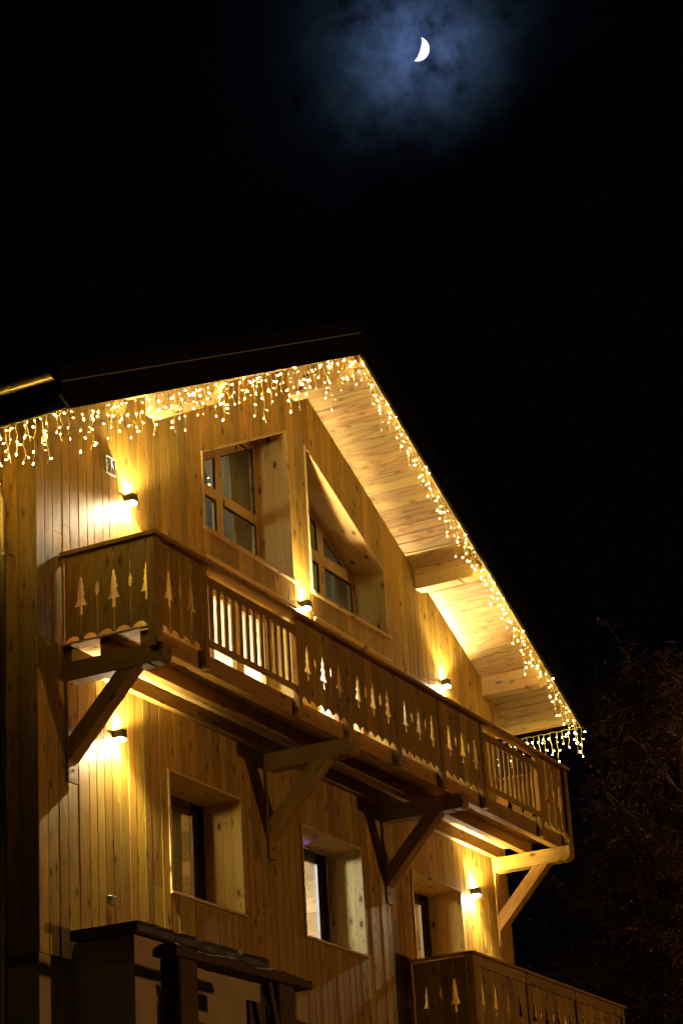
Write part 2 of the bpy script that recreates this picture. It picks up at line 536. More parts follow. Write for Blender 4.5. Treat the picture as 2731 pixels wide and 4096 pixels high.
# dark membrane behind the cladding, with openings (boxes between them)
mb = MB()
def backing(x0, x1, z0, z1a, z1b):
    mb.prism([(x0, z0), (x1, z0), (x1, z1b), (x0, z1a)], XZ, 0.024, 0.05)
e = 0.03
backing(0.03, 3.471 - e, -0.12, zs(0.03) - .03, zs(3.441) - .03)
backing(0.03, 2.475 - e, BASE, -.121, -.121)
backing(10.105 + e, XR, BASE, -.121, -.121)
mb.box(8.508, 10.135, 0.0245, 0.0495, LT + 0.03, -0.12)
mb.box(5.479, 7.13, 0.0245, 0.0495, LT + 0.03, -0.12); mb.box(5.479, 7.13, 0.0245, 0.0495, BASE, LB - .03); mb.box(2.446, 4.09, 0.0245, 0.0495, BASE, LB - .03)
backing(5.679 + e, 6.163 - e, -0.1, 4.9, 4.9)
backing(8.338 + e, XR, -0.12, zs(8.368) - .03, zs(XR) - .03)
mb.prism([(3.441, 3.20), (5.709, 4.32), (5.882, 4.9), (5.882, zs(AX) - .03), (3.441, zs(3.441) - .03)], XZ, 0.024, 0.05)
mb.prism([(5.883, 4.9), (6.133, 4.30), (8.368, 3.19), (8.368, zs(8.368) - .03), (5.883, zs(AX) - .03)], XZ, 0.024, 0.05)
mb.box(3.442, 5.709, 0.024, 0.05, 1.86, WB - 0.04); mb.box(6.133, 8.366, 0.024, 0.05, 1.86, WB - 0.04)
for a, b in ((4.092, 5.478), (7.132, 8.506)):
    mb.box(a, b, 0.024, 0.05, BASE, -0.121)
mb.box(2.44, 4.09, 0.0245, 0.0495, LT + 0.03, -0.12)
mb.build('wall_membrane', BACK, chalet)

# ------------------------------------------------------------------ windows
def lining(win, y0, y1, mat_v, mat_h, sillproj, parent, t=0.028, proud=0.018, sill=True):
    """boards lining the reveal: sides split into planks, head and sill"""
    x0, x1, bf, tf = win
    n = 4
    for side in (0, 1):
        xa = x0 - 0.006 if side == 0 else x1 - t + 0.006
        xb = xa + t
        for k in range(n):
            a = -proud + (y1 + proud) * k / n; b = -proud + (y1 + proud) * (k + 1) / n - 0.0025
            xm = x0 if side == 0 else x1
            MB().prism([(xa, bf(xm) + 0.002), (xb, bf(xm) + 0.002), (xb, tf(xb) - 0.001), (xa, tf(xa) - 0.001)], XZ, a, b).build('reveal_board', mat_v, parent)
    a, b = x0 + t - 0.005, x1 - t + 0.005
    for k in range(2):
        ya = -proud + (y1 + proud) * k / 2; yb = -proud + (y1 + proud) * (k + 1) / 2 - 0.0025
        MB().prism([(a, tf(a) - t), (b, tf(b) - t), (b, tf(b) - 0.001), (a, tf(a) - 0.001)], XZ, ya, yb).build('reveal_board', mat_h, parent)
    if sill:
        MB().cbox(x0 - 0.012, x1 + 0.035, -sillproj, y1, bf(x0) - 0.034, bf(x0) - 0.001, 0.004).build('sill', SPX, parent)

def frame_poly(outer, inners, y0, y1):
    """frame as bars between outer polygon and convex inner panes, simple: build bars as given quads"""
    mb = MB()
    for q in outer:
        mb.prism(q, XZ, y0, y1)
    return mb

def gable_window(win, mull, trans, d, flip, label):
    x0, x1, bf, tf = win
    fw = 0.085
    y0, y1 = d, d + 0.07
    xa, xb = x0 + 0.022, x1 - 0.022
    zb = WB + 0.0; tt = lambda x: tf(x) - 0.03
    ti = lambda x: tf(x) - 0.03 - 0.095
    z0, z1 = trans; m0, m1 = mull
    mb = MB()
    mb.prism([(xa, zb), (xa + fw, zb), (xa + fw, tt(xa + fw)), (xa, tt(xa))], XZ, y0, y1)
    mb.prism([(xb - fw, zb), (xb, zb), (xb, tt(xb)), (xb - fw, tt(xb - fw))], XZ, y0, y1)
    mb.prism([(xa + fw, ti(xa + fw)), (xb - fw, ti(xb - fw)), (xb - fw, tt(xb - fw)), (xa + fw, tt(xa + fw))], XZ, y0 + .001, y1 - .001)
    mb.box(xa + fw, xb - fw, y0 + .001, y1 - .001, zb, zb + 0.06)
    mb.box(xa + fw, xb - fw, y0 - .006, y1 - .002, z0, z1)
    mb.prism([(m0, zb + 0.06), (m1, zb + 0.06), (m1, ti(m1)), (m0, ti(m0))], XZ, y0 - .004, y1 - .004)
    w = mb.build('window', SPZ, chalet)
    tag(w, label)
    lining(win, 0, d, REV, REVY, 0.05, w)
    b = 0.022
    for (a0, a1) in ((xa + fw, m0), (m1, xb - fw)):
        for (zz0, zz1f) in ((zb + 0.06, lambda x: z0), (z1, ti)):
            if min(zz1f(a0), zz1f(a1)) - zz0 < 0.05 and max(zz1f(a0), zz1f(a1)) - zz0 < 0.05:
                continue
            pa = [(a0, zz0), (a1, zz0), (a1, zz1f(a1)), (a0, zz1f(a0))]
            if zz1f(a1) < zz0:
                k = (zz1f(a0) - zz0) / (zz1f(a0) - zz1f(a1))
                pa = [(a0, zz0), (a0 + (a1 - a0) * k, zz0), (a0, zz1f(a0))]
            elif zz1f(a0) < zz0:
                k = (zz0 - zz1f(a0)) / (zz1f(a1) - zz1f(a0))
                pa = [(a0 + (a1 - a0) * k, zz0), (a1, zz0), (a1, zz1f(a1))]
            MB().prism(pa, XZ, y0 + 0.030, y0 + 0.036).build('pane', GLASS, w)
            # dark glazing bead
            bd = MB()
            n = len(pa)
            cx = sum(p[0] for p in pa) / n; cz = sum(p[1] for p in pa) / n
            for i in range(n):
                p, q = Vector(pa[i]), Vector(pa[(i + 1) % n])
                pi = p + (Vector((cx, cz)) - p).normalized() * 0.026
                qi = q + (Vector((cx, cz)) - q).normalized() * 0.026
                bd.prism([tuple(p), tuple(q), tuple(qi), tuple(pi)], XZ, y0 + 0.012, y0 + 0.029)
            bd.build('glazing_bead', BACK, w)
    return w
w1 = gable_window(W1, (4.56, 4.71), (3.02, 3.155), 0.43, 1, 'upper gable window with a top edge rising to the right')
w2 = gable_window(W2, (7.255, 7.415), (3.03, 3.19), 0.43, -1, 'upper gable window with a top edge falling to the right')
for hx, hz, wn_ in ((4.63, 2.80, w1), (7.335, 2.82, w2)):
    MB().cbox(hx - .012, hx + .012, 0.412, 0.424, hz - .06, hz + .06, .003).build('handle', SCREW, wn_)
# trickle vent in the head of the left gable window
MB().box(5.13, 5.38, 0.418, 0.428, 4.005, 4.030).build('trickle_vent', BACK, w1)

def lower_window(win, d, label):
    x0, x1, bf, tf = win
    zb = bf(0)
    xa, xb = x0 + 0.022, x1 - 0.022
    mb = MB()
    for a, b in ((xa, xa + 0.095), (xb - 0.095, xb)):
        mb.box(a, b, d, d + 0.05, zb, tf(0) - 0.028)
    mb.box(xa + .095, xb - .095, d + .001, d + 0.049, tf(0) - 0.125, tf(0) - 0.028)
    mb.box(xa + .095, xb - .095, d + .001, d + 0.049, zb, zb + 0.05)
    w = mb.build('window', IRON if False else BACK, chalet)
    tag(w, label)
    lining(win, 0, d, REV, REVY, 0.035, w, proud=0.016)
    s = MB()
    for a, b in ((xa + .096, xa + .22), (xb - .22, xb - .096)):
        s.box(a, b, d + 0.012, d + 0.062, zb + .051, tf(0) - 0.126)
    s.box(xa + .22, xb - .22, d + 0.013, d + 0.061, tf(0) - .17, tf(0) - .126)
    s.box(xa + .22, xb - .22, d + 0.013, d + 0.061, zb + .051, zb + .11)
    s.build('sash', DKW, w)
    for a, b in ((xa + .221, xa + .236), (xb - .236, xb - .221)):
        MB().box(a, b, d + 0.010, d + 0.05, zb + .112, tf(0) - 0.172).build('window_seal', RUBBER, w)
    MB().box(xa + .237, xb - .237, d + 0.03, d + 0.036, zb + .111, tf(0) - .171).build('pane', GLASS, w)
    return w
lower_window(L1, 0.48, 'dark framed lower window with curtain, under the left of the balcony')
lower_window(L2, 0.48, 'dark framed lower window showing a lit timbered room')
lower_window(L3, 0.48, 'dark framed lower opening above the small corner balcony')

def door(win, label):
    x0, x1, bf, tf = win
    d = 0.40
    zb = bf(0)
    mb = MB()
    xa, xb = x0 + 0.02, x1 - 0.02
    n = 3
    wd = (xb - xa) / n
    for k in range(n):
        a, b = xa + wd * k, xa + wd * (k + 1)
        mb.box(a, a + 0.09, d, d + 0.06, zb, tf(0) - .03)
        mb.box(b - 0.09, b - .001, d, d + 0.06, zb, tf(0) - .03)
        mb.box(a + .09, b - .09, d + .001, d + .059, tf(0) - .13, tf(0) - .03)
        mb.box(a + .09, b - .09, d + .001, d + .059, zb, zb + .12)
    dr = mb.build('balcony_door', SPZ, chalet)
    tag(dr, label)
    for k in range(n):
        a, b = xa + wd * k + .09, xa + wd * (k + 1) - .09
        MB().box(a, b, d + .028, d + .034, zb + .12, tf(0) - .13).build('pane', GLASS, dr)
    lining(win, 0, d, REV, REVY, 0.0, dr, sill=False)
    MB().cbox(x0 - 0.0, x1 + 0.01, -0.045, 0.0, 1.832, 1.872, 0.004).build('head_trim', SPX, dr)
    return dr
door(D1, 'glazed balcony door below the left gable window')
door(D2, 'glazed balcony door below the right gable window')

# ------------------------------------------------------------------ interiors
def room(x0, x1, y0, y1, z0, z1, wall, ceil, gap=0.0):
    t = 0.04
    mb = MB()
    mb.box(x0 - t, x0, y0, y1, z0, z1); mb.box(x1, x1 + t, y0, y1, z0, z1); mb.box(x0 - t, x1 + t, y1, y1 + t, z0, z1)
    mb.build('interior_wall', wall, chalet)
    MB().box(x0 - t, x1 + t, y0, y1 + t, z1 + .001, z1 + t).build('ceiling', ceil, chalet)
    MB().box(x0 - t, x1 + t, y0, y1 + t, z0 - t, z0 - .001).build('floor', SPX, chalet)

def plank_room(x0, x1, y0, y1, z0, z1, beams):
    t = 0.04
    z = z0
    while z < z1 - 0.01:                                   # back wall and right wall in wide planks
        zz = min(z + random.uniform(0.17, 0.24), z1)
        MB().box(x0, x1, y1, y1 + t, z + .003, zz).build('interior_board', INX, chalet)
        MB().box(x1, x1 + t, y0, y1, z + .003, zz).build('interior_board', INY, chalet)
        z = zz
    MB().box(x0 - t, x0, y0, y1, z0, z1).build('interior_wall', INY, chalet)
    y = y0
    while y < y1 - .01:
        yy = min(y + random.uniform(0.16, 0.22), y1)
        MB().box(x0 - t, x1 + t, y + .003, yy, z1 + .001, z1 + t).build('ceiling_board', INX, chalet)
        y = yy
    MB().box(x0 - t, x1 + t, y0, y1 + t, z0 - t, z0 - .001).build('floor', SPX, chalet)
    for bx in beams:
        MB().cbox(bx - .09, bx + .09, y0 + .01, y1 - .01, z1 - .2, z1 - .002, .006).build('ceiling_beam', INY, chalet)

room(0.4, 11.4, 0.56, 4.8, -0.08, 2.02, PLASTER, PLASTER)
mb = MB()
mb.box(1.76, 1.80, 0.56, 3.6, 2.14, zs(1.8) - .12); mb.box(9.96, 10.0, 0.56, 3.6, 2.14, zs(9.96) - .12)
mb.prism([(1.76, 2.14), (10.0, 2.14), (10.0, zs(10.0) - .12), (AX, zs(AX) - .12), (1.76, zs(1.76) - .12)], XZ, 3.601, 3.64)
mb.build('interior_wall', GREYPL, chalet)
for xa, xb in ((1.70, AX), (AX + .001, 10.06)):
    MB().prism([(xa, zs(xa) - .118), (xb, zs(xb) - .118), (xb, zs(xb) - .08), (xa, zs(xa) - .08)], XZ, .56, 3.64).build('ceiling', GREYPL, chalet)
MB().box(1.76, 10.0, 0.56, 3.64, 2.10, 2.139).build('floor', SPX, chalet)
MB().box(1.4, 10.2, 0.53, 0.559, 2.03, 2.14).build('floor_edge', GREYPL, chalet)
plank_room(0.3, 4.9, 0.60, 3.6, -3.1, -0.42, [2.2, 3.9])
plank_room(5.0, 8.0, 0.60, 3.8, -3.1, -0.42, [])
plank_room(8.1, 11.5, 0.60, 3.6, -3.1, -0.42, [9.6])
# solid wall thickness round the openings (so that room light stays in the rooms)
mb = MB()
for a, b in ((0.06, 2.44), (4.10, 5.47), (7.14, 8.50), (10.14, 11.74)):
    mb.box(a, b, 0.051, 0.53, BASE, -0.30)
mb.box(2.44, 4.10, .052, .529, LT + .035, -.301); mb.box(5.47, 7.14, .052, .529, LT + .035, -.301); mb.box(8.5, 10.14, .052, .529, LT + .035, -.301)
mb.box(2.44, 4.10, .052, .529, BASE, LB - .04); mb.box(5.47, 7.14, .052, .529, BASE, LB - .04)
for a, b in ((0.06, 3.43), (5.72, 6.12), (8.38, 11.74)):
    mb.box(a, b, 0.051, 0.53, -0.30, 2.05)
mb.box(3.43, 5.72, .052, .529, 1.87, WB - .04); mb.box(6.12, 8.38, .052, .529, 1.87, WB - .04)
mb.box(3.43, 5.72, .052, .529, -.3, -.1); mb.box(6.12, 8.38, .052, .529, -.3, -.1)
mb.prism([(0.06, 2.06), (3.43, 2.06), (3.43, zs(3.43) - .06), (0.06, zs(0.06) - .06)], XZ, .051, .53)
mb.prism([(8.38, 2.06), (11.74, 2.06), (11.74, zs(11.74) - .06), (8.38, zs(8.38) - .06)], XZ, .051, .53)
mb.box(5.72, 6.12, .051, .53, 2.06, 4.35)
mb.prism([(3.43, 3.21), (5.72, 4.345), (6.12, 4.345), (8.38, 3.20), (8.38, zs(8.38) - .06), (AX, zs(AX) - .06), (3.43, zs(3.43) - .06)], XZ, .053, .528)
mb.build('structural_wall', BACK, chalet)

def pendant(x, y, zc, z, power, col, label, r=0.14):
    t = thing('pendant_lamp', (x, y, zc), label, 'lamp')
    MB().tube([(x, y, zc), (x, y, z + r)], 0.006, 6).build('cord', IRON, t)
    mb = MB()
    prof = [(r * math.cos(a), z + r * math.sin(a)) for a in [R(-90 + 15 * i) for i in range(13)]]
    mb.tube([(x, y, p[1]) for p in prof], [max(p[0], 0.002) for p in prof], 14)
    g = mb.build('lamp_shade', LSHADE, t, smooth=True)
    ld = bpy.data.lights.new('pendant_light', 'POINT')
    ld.energy = power; ld.color = col; ld.shadow_soft_size = r + 0.02
    lo = bpy.data.objects.new('pendant_light', ld); COL.objects.link(lo)
    lo.parent = t; lo.location = (0, 0, z - zc - r - .06)
    return t
pendant(4.6, 2.2, 2.02, 1.55, 560, (1.0, 0.88, 0.62), 'round pendant lamp lighting the cream room behind the balcony door')
pendant(9.0, 2.2, 2.02, 1.55, 760, (1.0, 0.88, 0.62), 'round pendant lamp in the room behind the right balcony door')
pendant(3.0, 2.4, 4.9, 3.0, 75, (1.0, 0.95, 0.80), 'round pendant lamp glowing faintly behind the gable windows')
pendant(2.85, 1.15, -0.42, -0.9, 44, (1.0, 0.66, 0.20), 'round pendant lamp in the dim room behind the left lower window')
pendant(5.9, 1.7, -0.42, -0.95, 235, (0.95, 0.96, 1.0), 'round pendant lamp in the bright timbered room behind the middle lower window', 0.12)
pendant(8.8, 2.0, -0.42, -0.9, 120, (1.0, 0.78, 0.42), 'round pendant lamp in the room behind the right lower window')
pl = thing('mood_lamp', (7.10, 1.30, -2.9), 'violet mood lamp shining up behind the middle lower window', 'lamp')
MB().tube([(7.10, 1.30, -2.9), (7.10, 1.30, -2.86)], 0.07, 12).build('base', IRON, pl)
MB().tube([(7.10, 1.30, -2.86), (7.10, 1.30, -2.80)], [0.05, 0.06], 12).build('bulb', emit('violet_glass', (0.25, 0.12, 1.0), 6.0), pl)
ld = bpy.data.lights.new('violet_beam', 'SPOT'); ld.energy = 230; ld.color = (0.16, 0.10, 1.0); ld.spot_size = R(9); ld.spot_blend = 0.5; ld.shadow_soft_size = 0.03
lo = bpy.data.objects.new('violet_beam', ld); COL.objects.link(lo); lo.parent = pl; lo.location = (0, 0, 0.14)
lo.rotation_euler = (Vector((6.22, 0.415, -0.97)) - Vector((7.10, 1.30, -2.76))).to_track_quat('-Z', 'Y').to_euler()
# small wall sconce and hanging bowl seen through the middle window
bw = thing('hanging_bowl', (7.35, 1.25, -0.42), 'small wooden bowl shaped hanging ornament behind the middle lower window', 'ornament')
MB().tube([(7.35, 1.25, -0.42), (7.35, 1.25, -0.60)], 0.006, 6).build('cord', IRON, bw)
prof = [(0.002, -0.80), (0.06, -0.79), (0.10, -0.75), (0.125, -0.68), (0.13, -0.61), (0.12, -0.60)]
MB().tube([(7.35, 1.25, p[1]) for p in prof], [p[0] for p in prof], 14).build('bowl', OLD, bw, smooth=True)

def curtain(x0, x1, y, z0, zt, mat, label, sweep=0.0, waves=7, fold=0.035):
    n = waves * 8
    mb = MB()
    rows = 10
    for i in range(rows + 1):
        f = i / rows
        for j in range(n + 1):
            u = j / n
            x = x0 + (x1 - x0) * u
            top = zt(x) if callable(zt) else zt
            z = z0 + (top - z0) * f
            xx = x + sweep * (1 - f) ** 1.6 * (1 - u)
            mb.v.append(Vector((xx, y + fold * math.sin(u * waves * 2 * math.pi) * (0.6 + 0.4 * f), z)))
    for i in range(rows):
        for j in range(n):
            a = i * (n + 1) + j
            mb.f.append((a, a + 1, a + n + 2, a + n + 1))
    o = mb.build('curtain', mat, None, smooth=True)
    md = o.modifiers.new('thick', 'SOLIDIFY'); md.thickness = 0.004
    tag(o, label, 'curtain')
    return o
curtain(5.32, 5.78, 0.64, 2.25, lambda x: 3.15 + SL * (x - 3.471), CURT, 'ochre curtain drawn to the right behind the left gable window', sweep=0.1)
curtain(8.05, 8.42, 0.64, 2.25, lambda x: 4.20 - SL * (x - 6.163), CURTW, 'pale sheer curtain at the right of the right gable window', sweep=0.1)
curtain(3.56, 3.80, 0.66, -2.9, -0.95, CURT, 'ochre curtain hanging inside the left lower window', waves=5)
curtain(6.10, 6.42, 0.64, -2.9, -0.95, CURTW, 'white curtain at the left edge of the middle lower window', waves=4)

# ------------------------------------------------------------------ roof
def soffit(side):
    x = AX
    sgn = 1 if side > 0 else -1
    end = EX_R - 0.02 if side > 0 else EX_L + 0.02
    while (end - x) * sgn > 0.02:
        w = random.uniform(0.125, 0.175)
        x2 = x + sgn * w
        if (end - x2) * sgn < 0.04:
            x2 = end
        a, b = (x, x2)
        g = 0.0022 * sgn; c = 0.007 * sgn; h = 0.022
        dz = random.uniform(-0.002, 0.002)
        ys, ye = -1.005, 0.045
        if random.random() < 0.0:
            pass
        pr = [(a + g, zs(a + g) + 0.006 + dz), (a + g + c, zs(a + g + c) + dz), (b - g - c, zs(b - g - c) + dz), (b - g, zs(b - g) + 0.006 + dz),
              (b - g, zs(b - g) + h), (a + g, zs(a + g) + h)]
        pr = [(u, v + 0.004) for u, v in pr]
        MB().prism(pr, XZ, ys, ye).build('soffit_board', SOF, chalet)
        x = x2
soffit(1); soffit(-1)
# soffit along the left and right eaves beside the house
for (xa, xb) in ((EX_L + 0.02, -0.002), (XR + 0.026, EX_R - 0.02)):
    n = 5
    for k in range(n):
        a = xa + (xb - xa) * k / n + .002; b = xa + (xb - xa) * (k + 1) / n - .002
        MB().prism([(a, zs(a) + .004), (b, zs(b) + .004), (b, zs(b) + .026), (a, zs(a) + .026)], XZ, 0.047, 4.0).build('soffit_board', SOF, chalet)

# roof deck over the soffit
roof = MB()
for (xa, xb) in ((EX_L + 0.002, AX), (AX, EX_R - 0.002)):
    roof.prism([(xa, zs(xa) + 0.03), (xb, zs(xb) + 0.03), (xb, zs(xb) + 0.30), (xa, zs(xa) + 0.30)], XZ, -0.99, 10.0)
rf = roof.build('roof', FASCIA, chalet)
# verge boards (dark bargeboards), with a thin light metal edge on top
FH = 0.30
for sgn, xe in ((1, EX_R), (-1, EX_L)):
    xo = xe + sgn * 0.17
    if sgn > 0:
        poly = [(AX, zf(AX)), (xe, zf(xe)), (xo, zf(xo) + .11), (xo, zf(xo) + FH), (AX, zf(AX) + FH)]
    else:
        poly = [(AX, zf(AX)), (xe, zf(xe)), (xo, zf(xo) + .17), (xo, zf(xo) + FH), (AX, zf(AX) + FH)]
    MB().prism(poly, XZ, -1.060, -1.022).build('bargeboard', FASCIA, rf)
    ed = [(AX, zf(AX) + FH + .002), (xo, zf(xo) + FH + .002), (xo, zf(xo) + FH + .016), (AX, zf(AX) + FH + .016)]
    MB().prism(ed, XZ, -1.068, -1.012).build('metal_edge', EDGE if sgn < 0 else FASCIA, rf)
    ins = [(AX, zf(AX) + .004), (xe, zf(xe) + .004), (xe, zf(xe) + .05), (AX, zf(AX) + .05)]
    MB().prism(ins, XZ, -1.020, -1.006).build('bargeboard_lining', SPX, rf)
    up = [(AX, zf(AX) + FH + .018), (xo, zf(xo) + FH + .018), (xo, zf(xo) + FH + .20), (AX, zf(AX) + FH + .20)]
    MB().prism(up, XZ, -1.035, -1.0).build('verge_flashing', FASCIA, rf)
# eave boards and gutters
for xe, sgn, nm in ((EX_L, -1, 'left'), (EX_R, 1, 'right')):
    z0 = zf(xe)
    MB().box(min(xe, xe + sgn * .03), max(xe, xe + sgn * .03), -1.005, 10, z0 + .01, z0 + .34).build('eave_board', FASCIA, rf)
def gutter(xc, zc, ya, yb, r=0.075):
    mb = MB()
    n = 12
    k = len(mb.v)
    for yy in (ya, yb):
        for rr in (r, r - 0.006):
            for i in range(n + 1):
                a = math.pi + math.pi * i / n
                mb.v.append(Vector((xc + rr * math.cos(a), yy, zc + rr * math.sin(a))))
    m_ = n + 1
    for i in range(n):
        mb.f += [(i, i + 1, 2 * m_ + i + 1, 2 * m_ + i), (m_ + i, 3 * m_ + i, 3 * m_ + i + 1, m_ + i + 1), (i, m_ + i, m_ + i + 1, i + 1)]
    mb.f += [(0, 2 * m_, 3 * m_, m_), (n, m_ + n, 3 * m_ + n, 2 * m_ + n)]
    mb.f.append(tuple(range(0, m_)))                       # stop end
    g = mb.build('gutter', COPPER, chalet)
    for q in range(5):
        yy = ya + 0.5 + q * 1.1
        pts = [(xc + (r + .006) * math.cos(math.pi + math.pi * i / 10), yy, zc + (r + .006) * math.sin(math.pi + math.pi * i / 10)) for i in range(11)]
        MB().tube(pts, 0.008, 5).build('gutter_bracket', COPPER, g)
    return g
gutter(EX_L - 0.107, 2.165, -0.93, 6.0)
gutter(EX_R + 0.112, 2.05, -0.85, 6.0)
# downpipe by the left corner
pts = [(-0.70, 0.42, 2.03), (-0.60, 0.40, 1.93), (-0.22, 0.375, 1.60), (-0.13, 0.367, 1.50), (-0.095, 0.365, 1.38), (-0.09, 0.365, 1.2), (-0.09, 0.365, -5.2)]
dp = MB().tube(pts, 0.047, 14).build('downpipe', COPPER, chalet, smooth=True)
for z in (0.80, -1.4):
    MB().tube([(-0.09, 0.365, z), (-0.09, 0.365, z + .02)], 0.054, 14).build('pipe_clamp', SCREW, dp)
    MB().tube([(-0.055, 0.30, z + .01), (-0.0, 0.28, z + .01)], 0.010, 6).build('clamp_screw', SCREW, dp)

# snow lying on the roof
sn = MB()
nx, ny = 60, 10
def snow_side(x0, x1):
    k = len(sn.v)
    for i in range(nx + 1):
        for j in range(ny + 1):
            x = x0 + (x1 - x0) * i / nx; yy = -0.86 + 10.5 * j / ny
            edge = min(1.0, (j / ny) * 6 + 0.25)
            h = 0.26 * edge + 0.05 * math.sin(x * 1.7 + j) + 0.04 * math.sin(x * 4.1 + 1)
            if i in (0, nx) and j: h *= 0.9
            sn.v.append(Vector((x, yy, zs(x) + 0.305 + max(0.02, h))))
    for i in range(nx):
        for j in range(ny):
            a = k + i * (ny + 1) + j
            sn.f.append((a, a + ny + 1, a + ny + 2, a + 1))
    for i in range(nx):
        a = k + i * (ny + 1); b = a + ny + 1
        q = len(sn.v)
        for v in (sn.v[a], sn.v[b]):
            sn.v.append(Vector((v.x, v.y - 0.02, zs(v.x) + 0.303)))
        sn.f.append((a, b, q + 1, q))
snow_side(EX_L - 0.03, AX); snow_side(AX, EX_R + 0.03)
so = sn.build('roof_snow', SNOW, rf, smooth=True, fix=False)
so['kind'] = 'stuff'

# purlins
def purlin(xa, xb, zb, ztop, yn=-0.90):
    r = 0.13
    h = 0.30
    # profile in (y, z): scrolled nose, small step under it
    pr = [(0.02, zb), (-0.66, zb), (-0.66, zb + 0.022), (-0.70, zb + 0.022), (-0.70, zb + .003), (-0.76, zb + .003)]
    for i in range(9):
        a = R(-90 - 10 * i * 1.12)
        pr.append((-0.78 + 0.13 * math.cos(a) * 1.0, zb + 0.133 + 0.13 * math.sin(a)))
    for i in range(6):
        a = R(0 + 15 * i)
        pr.append((-0.985 + 0.075 * math.cos(R(20 + 14 * i)), zb + 0.21 + 0.11 * (1 - math.cos(R(15 * i)))))
    pr.append((-0.985, ztop - .03)); pr.append((-0.985, ztop)); pr.append((0.02, ztop))
    MB().prism(pr, YZ, xa, xb).build('purlin', SPY, chalet)
def purlin2(xa, xb, zb):
    hi = max(zs(xa), zs(xb)); lo = min(zs(xa), zs(xb))
    top = lo + 0.002
    pr = [(0.02, zb), (-0.66, zb), (-0.66, zb + 0.022), (-0.70, zb + 0.022), (-0.70, zb + .003), (-0.78, zb + .003)]
    for i in range(1, 9):                                   # rounded nose
        a = R(-90 - 11.25 * i)
        pr.append((-0.80 + 0.15 * math.cos(a), zb + 0.153 + 0.15 * math.sin(a)))
    pr += [(-0.95, top), (0.02, top)]
    o = MB().prism(pr, YZ, xa, xb).build('purlin', SPY, chalet)
    # wedge that closes the gap to the sloping soffit
    q = [(xa, top + .001), (xb, top + .001), (xb, zs(xb) + .003), (xa, zs(xa) + .003)]
    MB().prism(q, XZ, -0.94, 0.02).build('packing_wedge', SPY, o)
purlin2(9.362, 9.566, 3.205)
purlin2(11.467, 11.690, 2.178)
purlin2(2.228, 2.425, 3.183)
purlin2(0.074, 0.297, 2.178)
# ridge purlin, with a swan neck nose
zb = 4.806
pr = [(0.02, zb), (-0.52, zb), (-0.52, zb + .02), (-0.56, zb + .02), (-0.56, zb + .002), (-0.66, zb + .002)]
for i in range(1, 8):
    a = R(-90 - 11 * i); pr.append((-0.66 + .09 * math.cos(a), zb + .092 + .09 * math.sin(a)))
for i in range(1, 7):
    a = R(12 * i); pr.append((-0.76 - 0.16 * math.sin(a) * .9, zb + .10 + 0.20 * (1 - math.cos(a))))
pr += [(-0.985, zb + .26), (-0.985, zb + .372), (0.02, zb + .372)]
MB().prism(pr, YZ, 5.786, 5.985).build('ridge_purlin', SPY, chalet)

# ------------------------------------------------------------------ balcony
def half_tree(zb, zt, k=1.0):
    """half outline of the pine cutout: list of (offset, z) from bottom to top"""
    h = zt - zb
    pts = [(0.0, 0.0), (0.017, 0.0), (0.013, 0.225), (0.073, 0.225), (0.060, 0.27), (0.040, 0.38), (0.027, 0.50), (0.050, 0.49), (0.036, 0.58), (0.020, 0.71),
           (0.038, 0.70), (0.024, 0.79), (0.010, 0.90), (0.018, 0.895), (0.012, 0.95), (0.0, 1.0)]
    return [(o * k, zb + f * h) for o, f in pts]
def half_lens(zb, zt, k=1.0):
    n = 8
    return [(0.019 * k * math.sin(math.pi * i / n) ** 0.85 if 0 < i < n else 0.0, zb + (zt - zb) * i / n) for i in range(n + 1)]

def board_outline(w, z_cusp, z_peak, z_top, left, right, arch=True):
    """u in 0..w; left/right are half outlines (offset, z) or None"""
    pts = []
    n = 8
    for i in range(n + 1):                       # arch along the bottom, left to right
        u = w * i / n
        zz = z_cusp + (z_peak - z_cusp) * (math.sin(math.pi * i / n) ** 0.7 if 0 < i < n else 0)
        pts.append((u, zz))
    if right:
        pts += [(w - o, z) for o, z in right]
    pts.append((w, z_top)); pts.append((0, z_top))
    if left:
        pts += [(o, z) for o, z in reversed(left)]
    # drop duplicate points
    outp = []
    for p in pts:
        if not outp or (abs(p[0] - outp[-1][0]) > 1e-6 or abs(p[1] - outp[-1][1]) > 1e-6):
            outp.append(p)
    return outp

BCACHE = {}
def railing_board(parent, a, b, plane, vert, zoff, left, right, z=(-0.088, -0.031, 0.861)):
    """board on a plane: vert 'x' board runs along x at y=plane (front), 'y' runs along y at x=plane"""
    w = b - a
    kk = 1.22 if vert == 'x' else 1.0
    T = {'tree': half_tree(0.185, 0.602, kk), 'lens': half_lens(0.36, 0.515, kk * 1.1), None: None}
    key = (round(w, 3), left, right, vert, z)
    if vert == 'x':
        org = ((a + b) / 2, plane + 0.0075, 0.4 + zoff)
    else:
        org = (plane + 0.0075, (a + b) / 2, 0.4 + zoff)
    if key in BCACHE:
        return dup(BCACHE[key], parent, org)
    pl = board_outline(w, z[0], z[1], z[2], T[left], T[right])
    if vert == 'x':
        mb = MB().prism([(a + u, v + zoff) for u, v in pl], XZ, plane, plane + 0.015)
    else:
        mb = MB().prism([(a + u, v + zoff) for u, v in pl], YZ, plane, plane + 0.015)
    o = mb.build('railing_board', WZ, parent, origin=org)
    BCACHE[key] = o
    return o

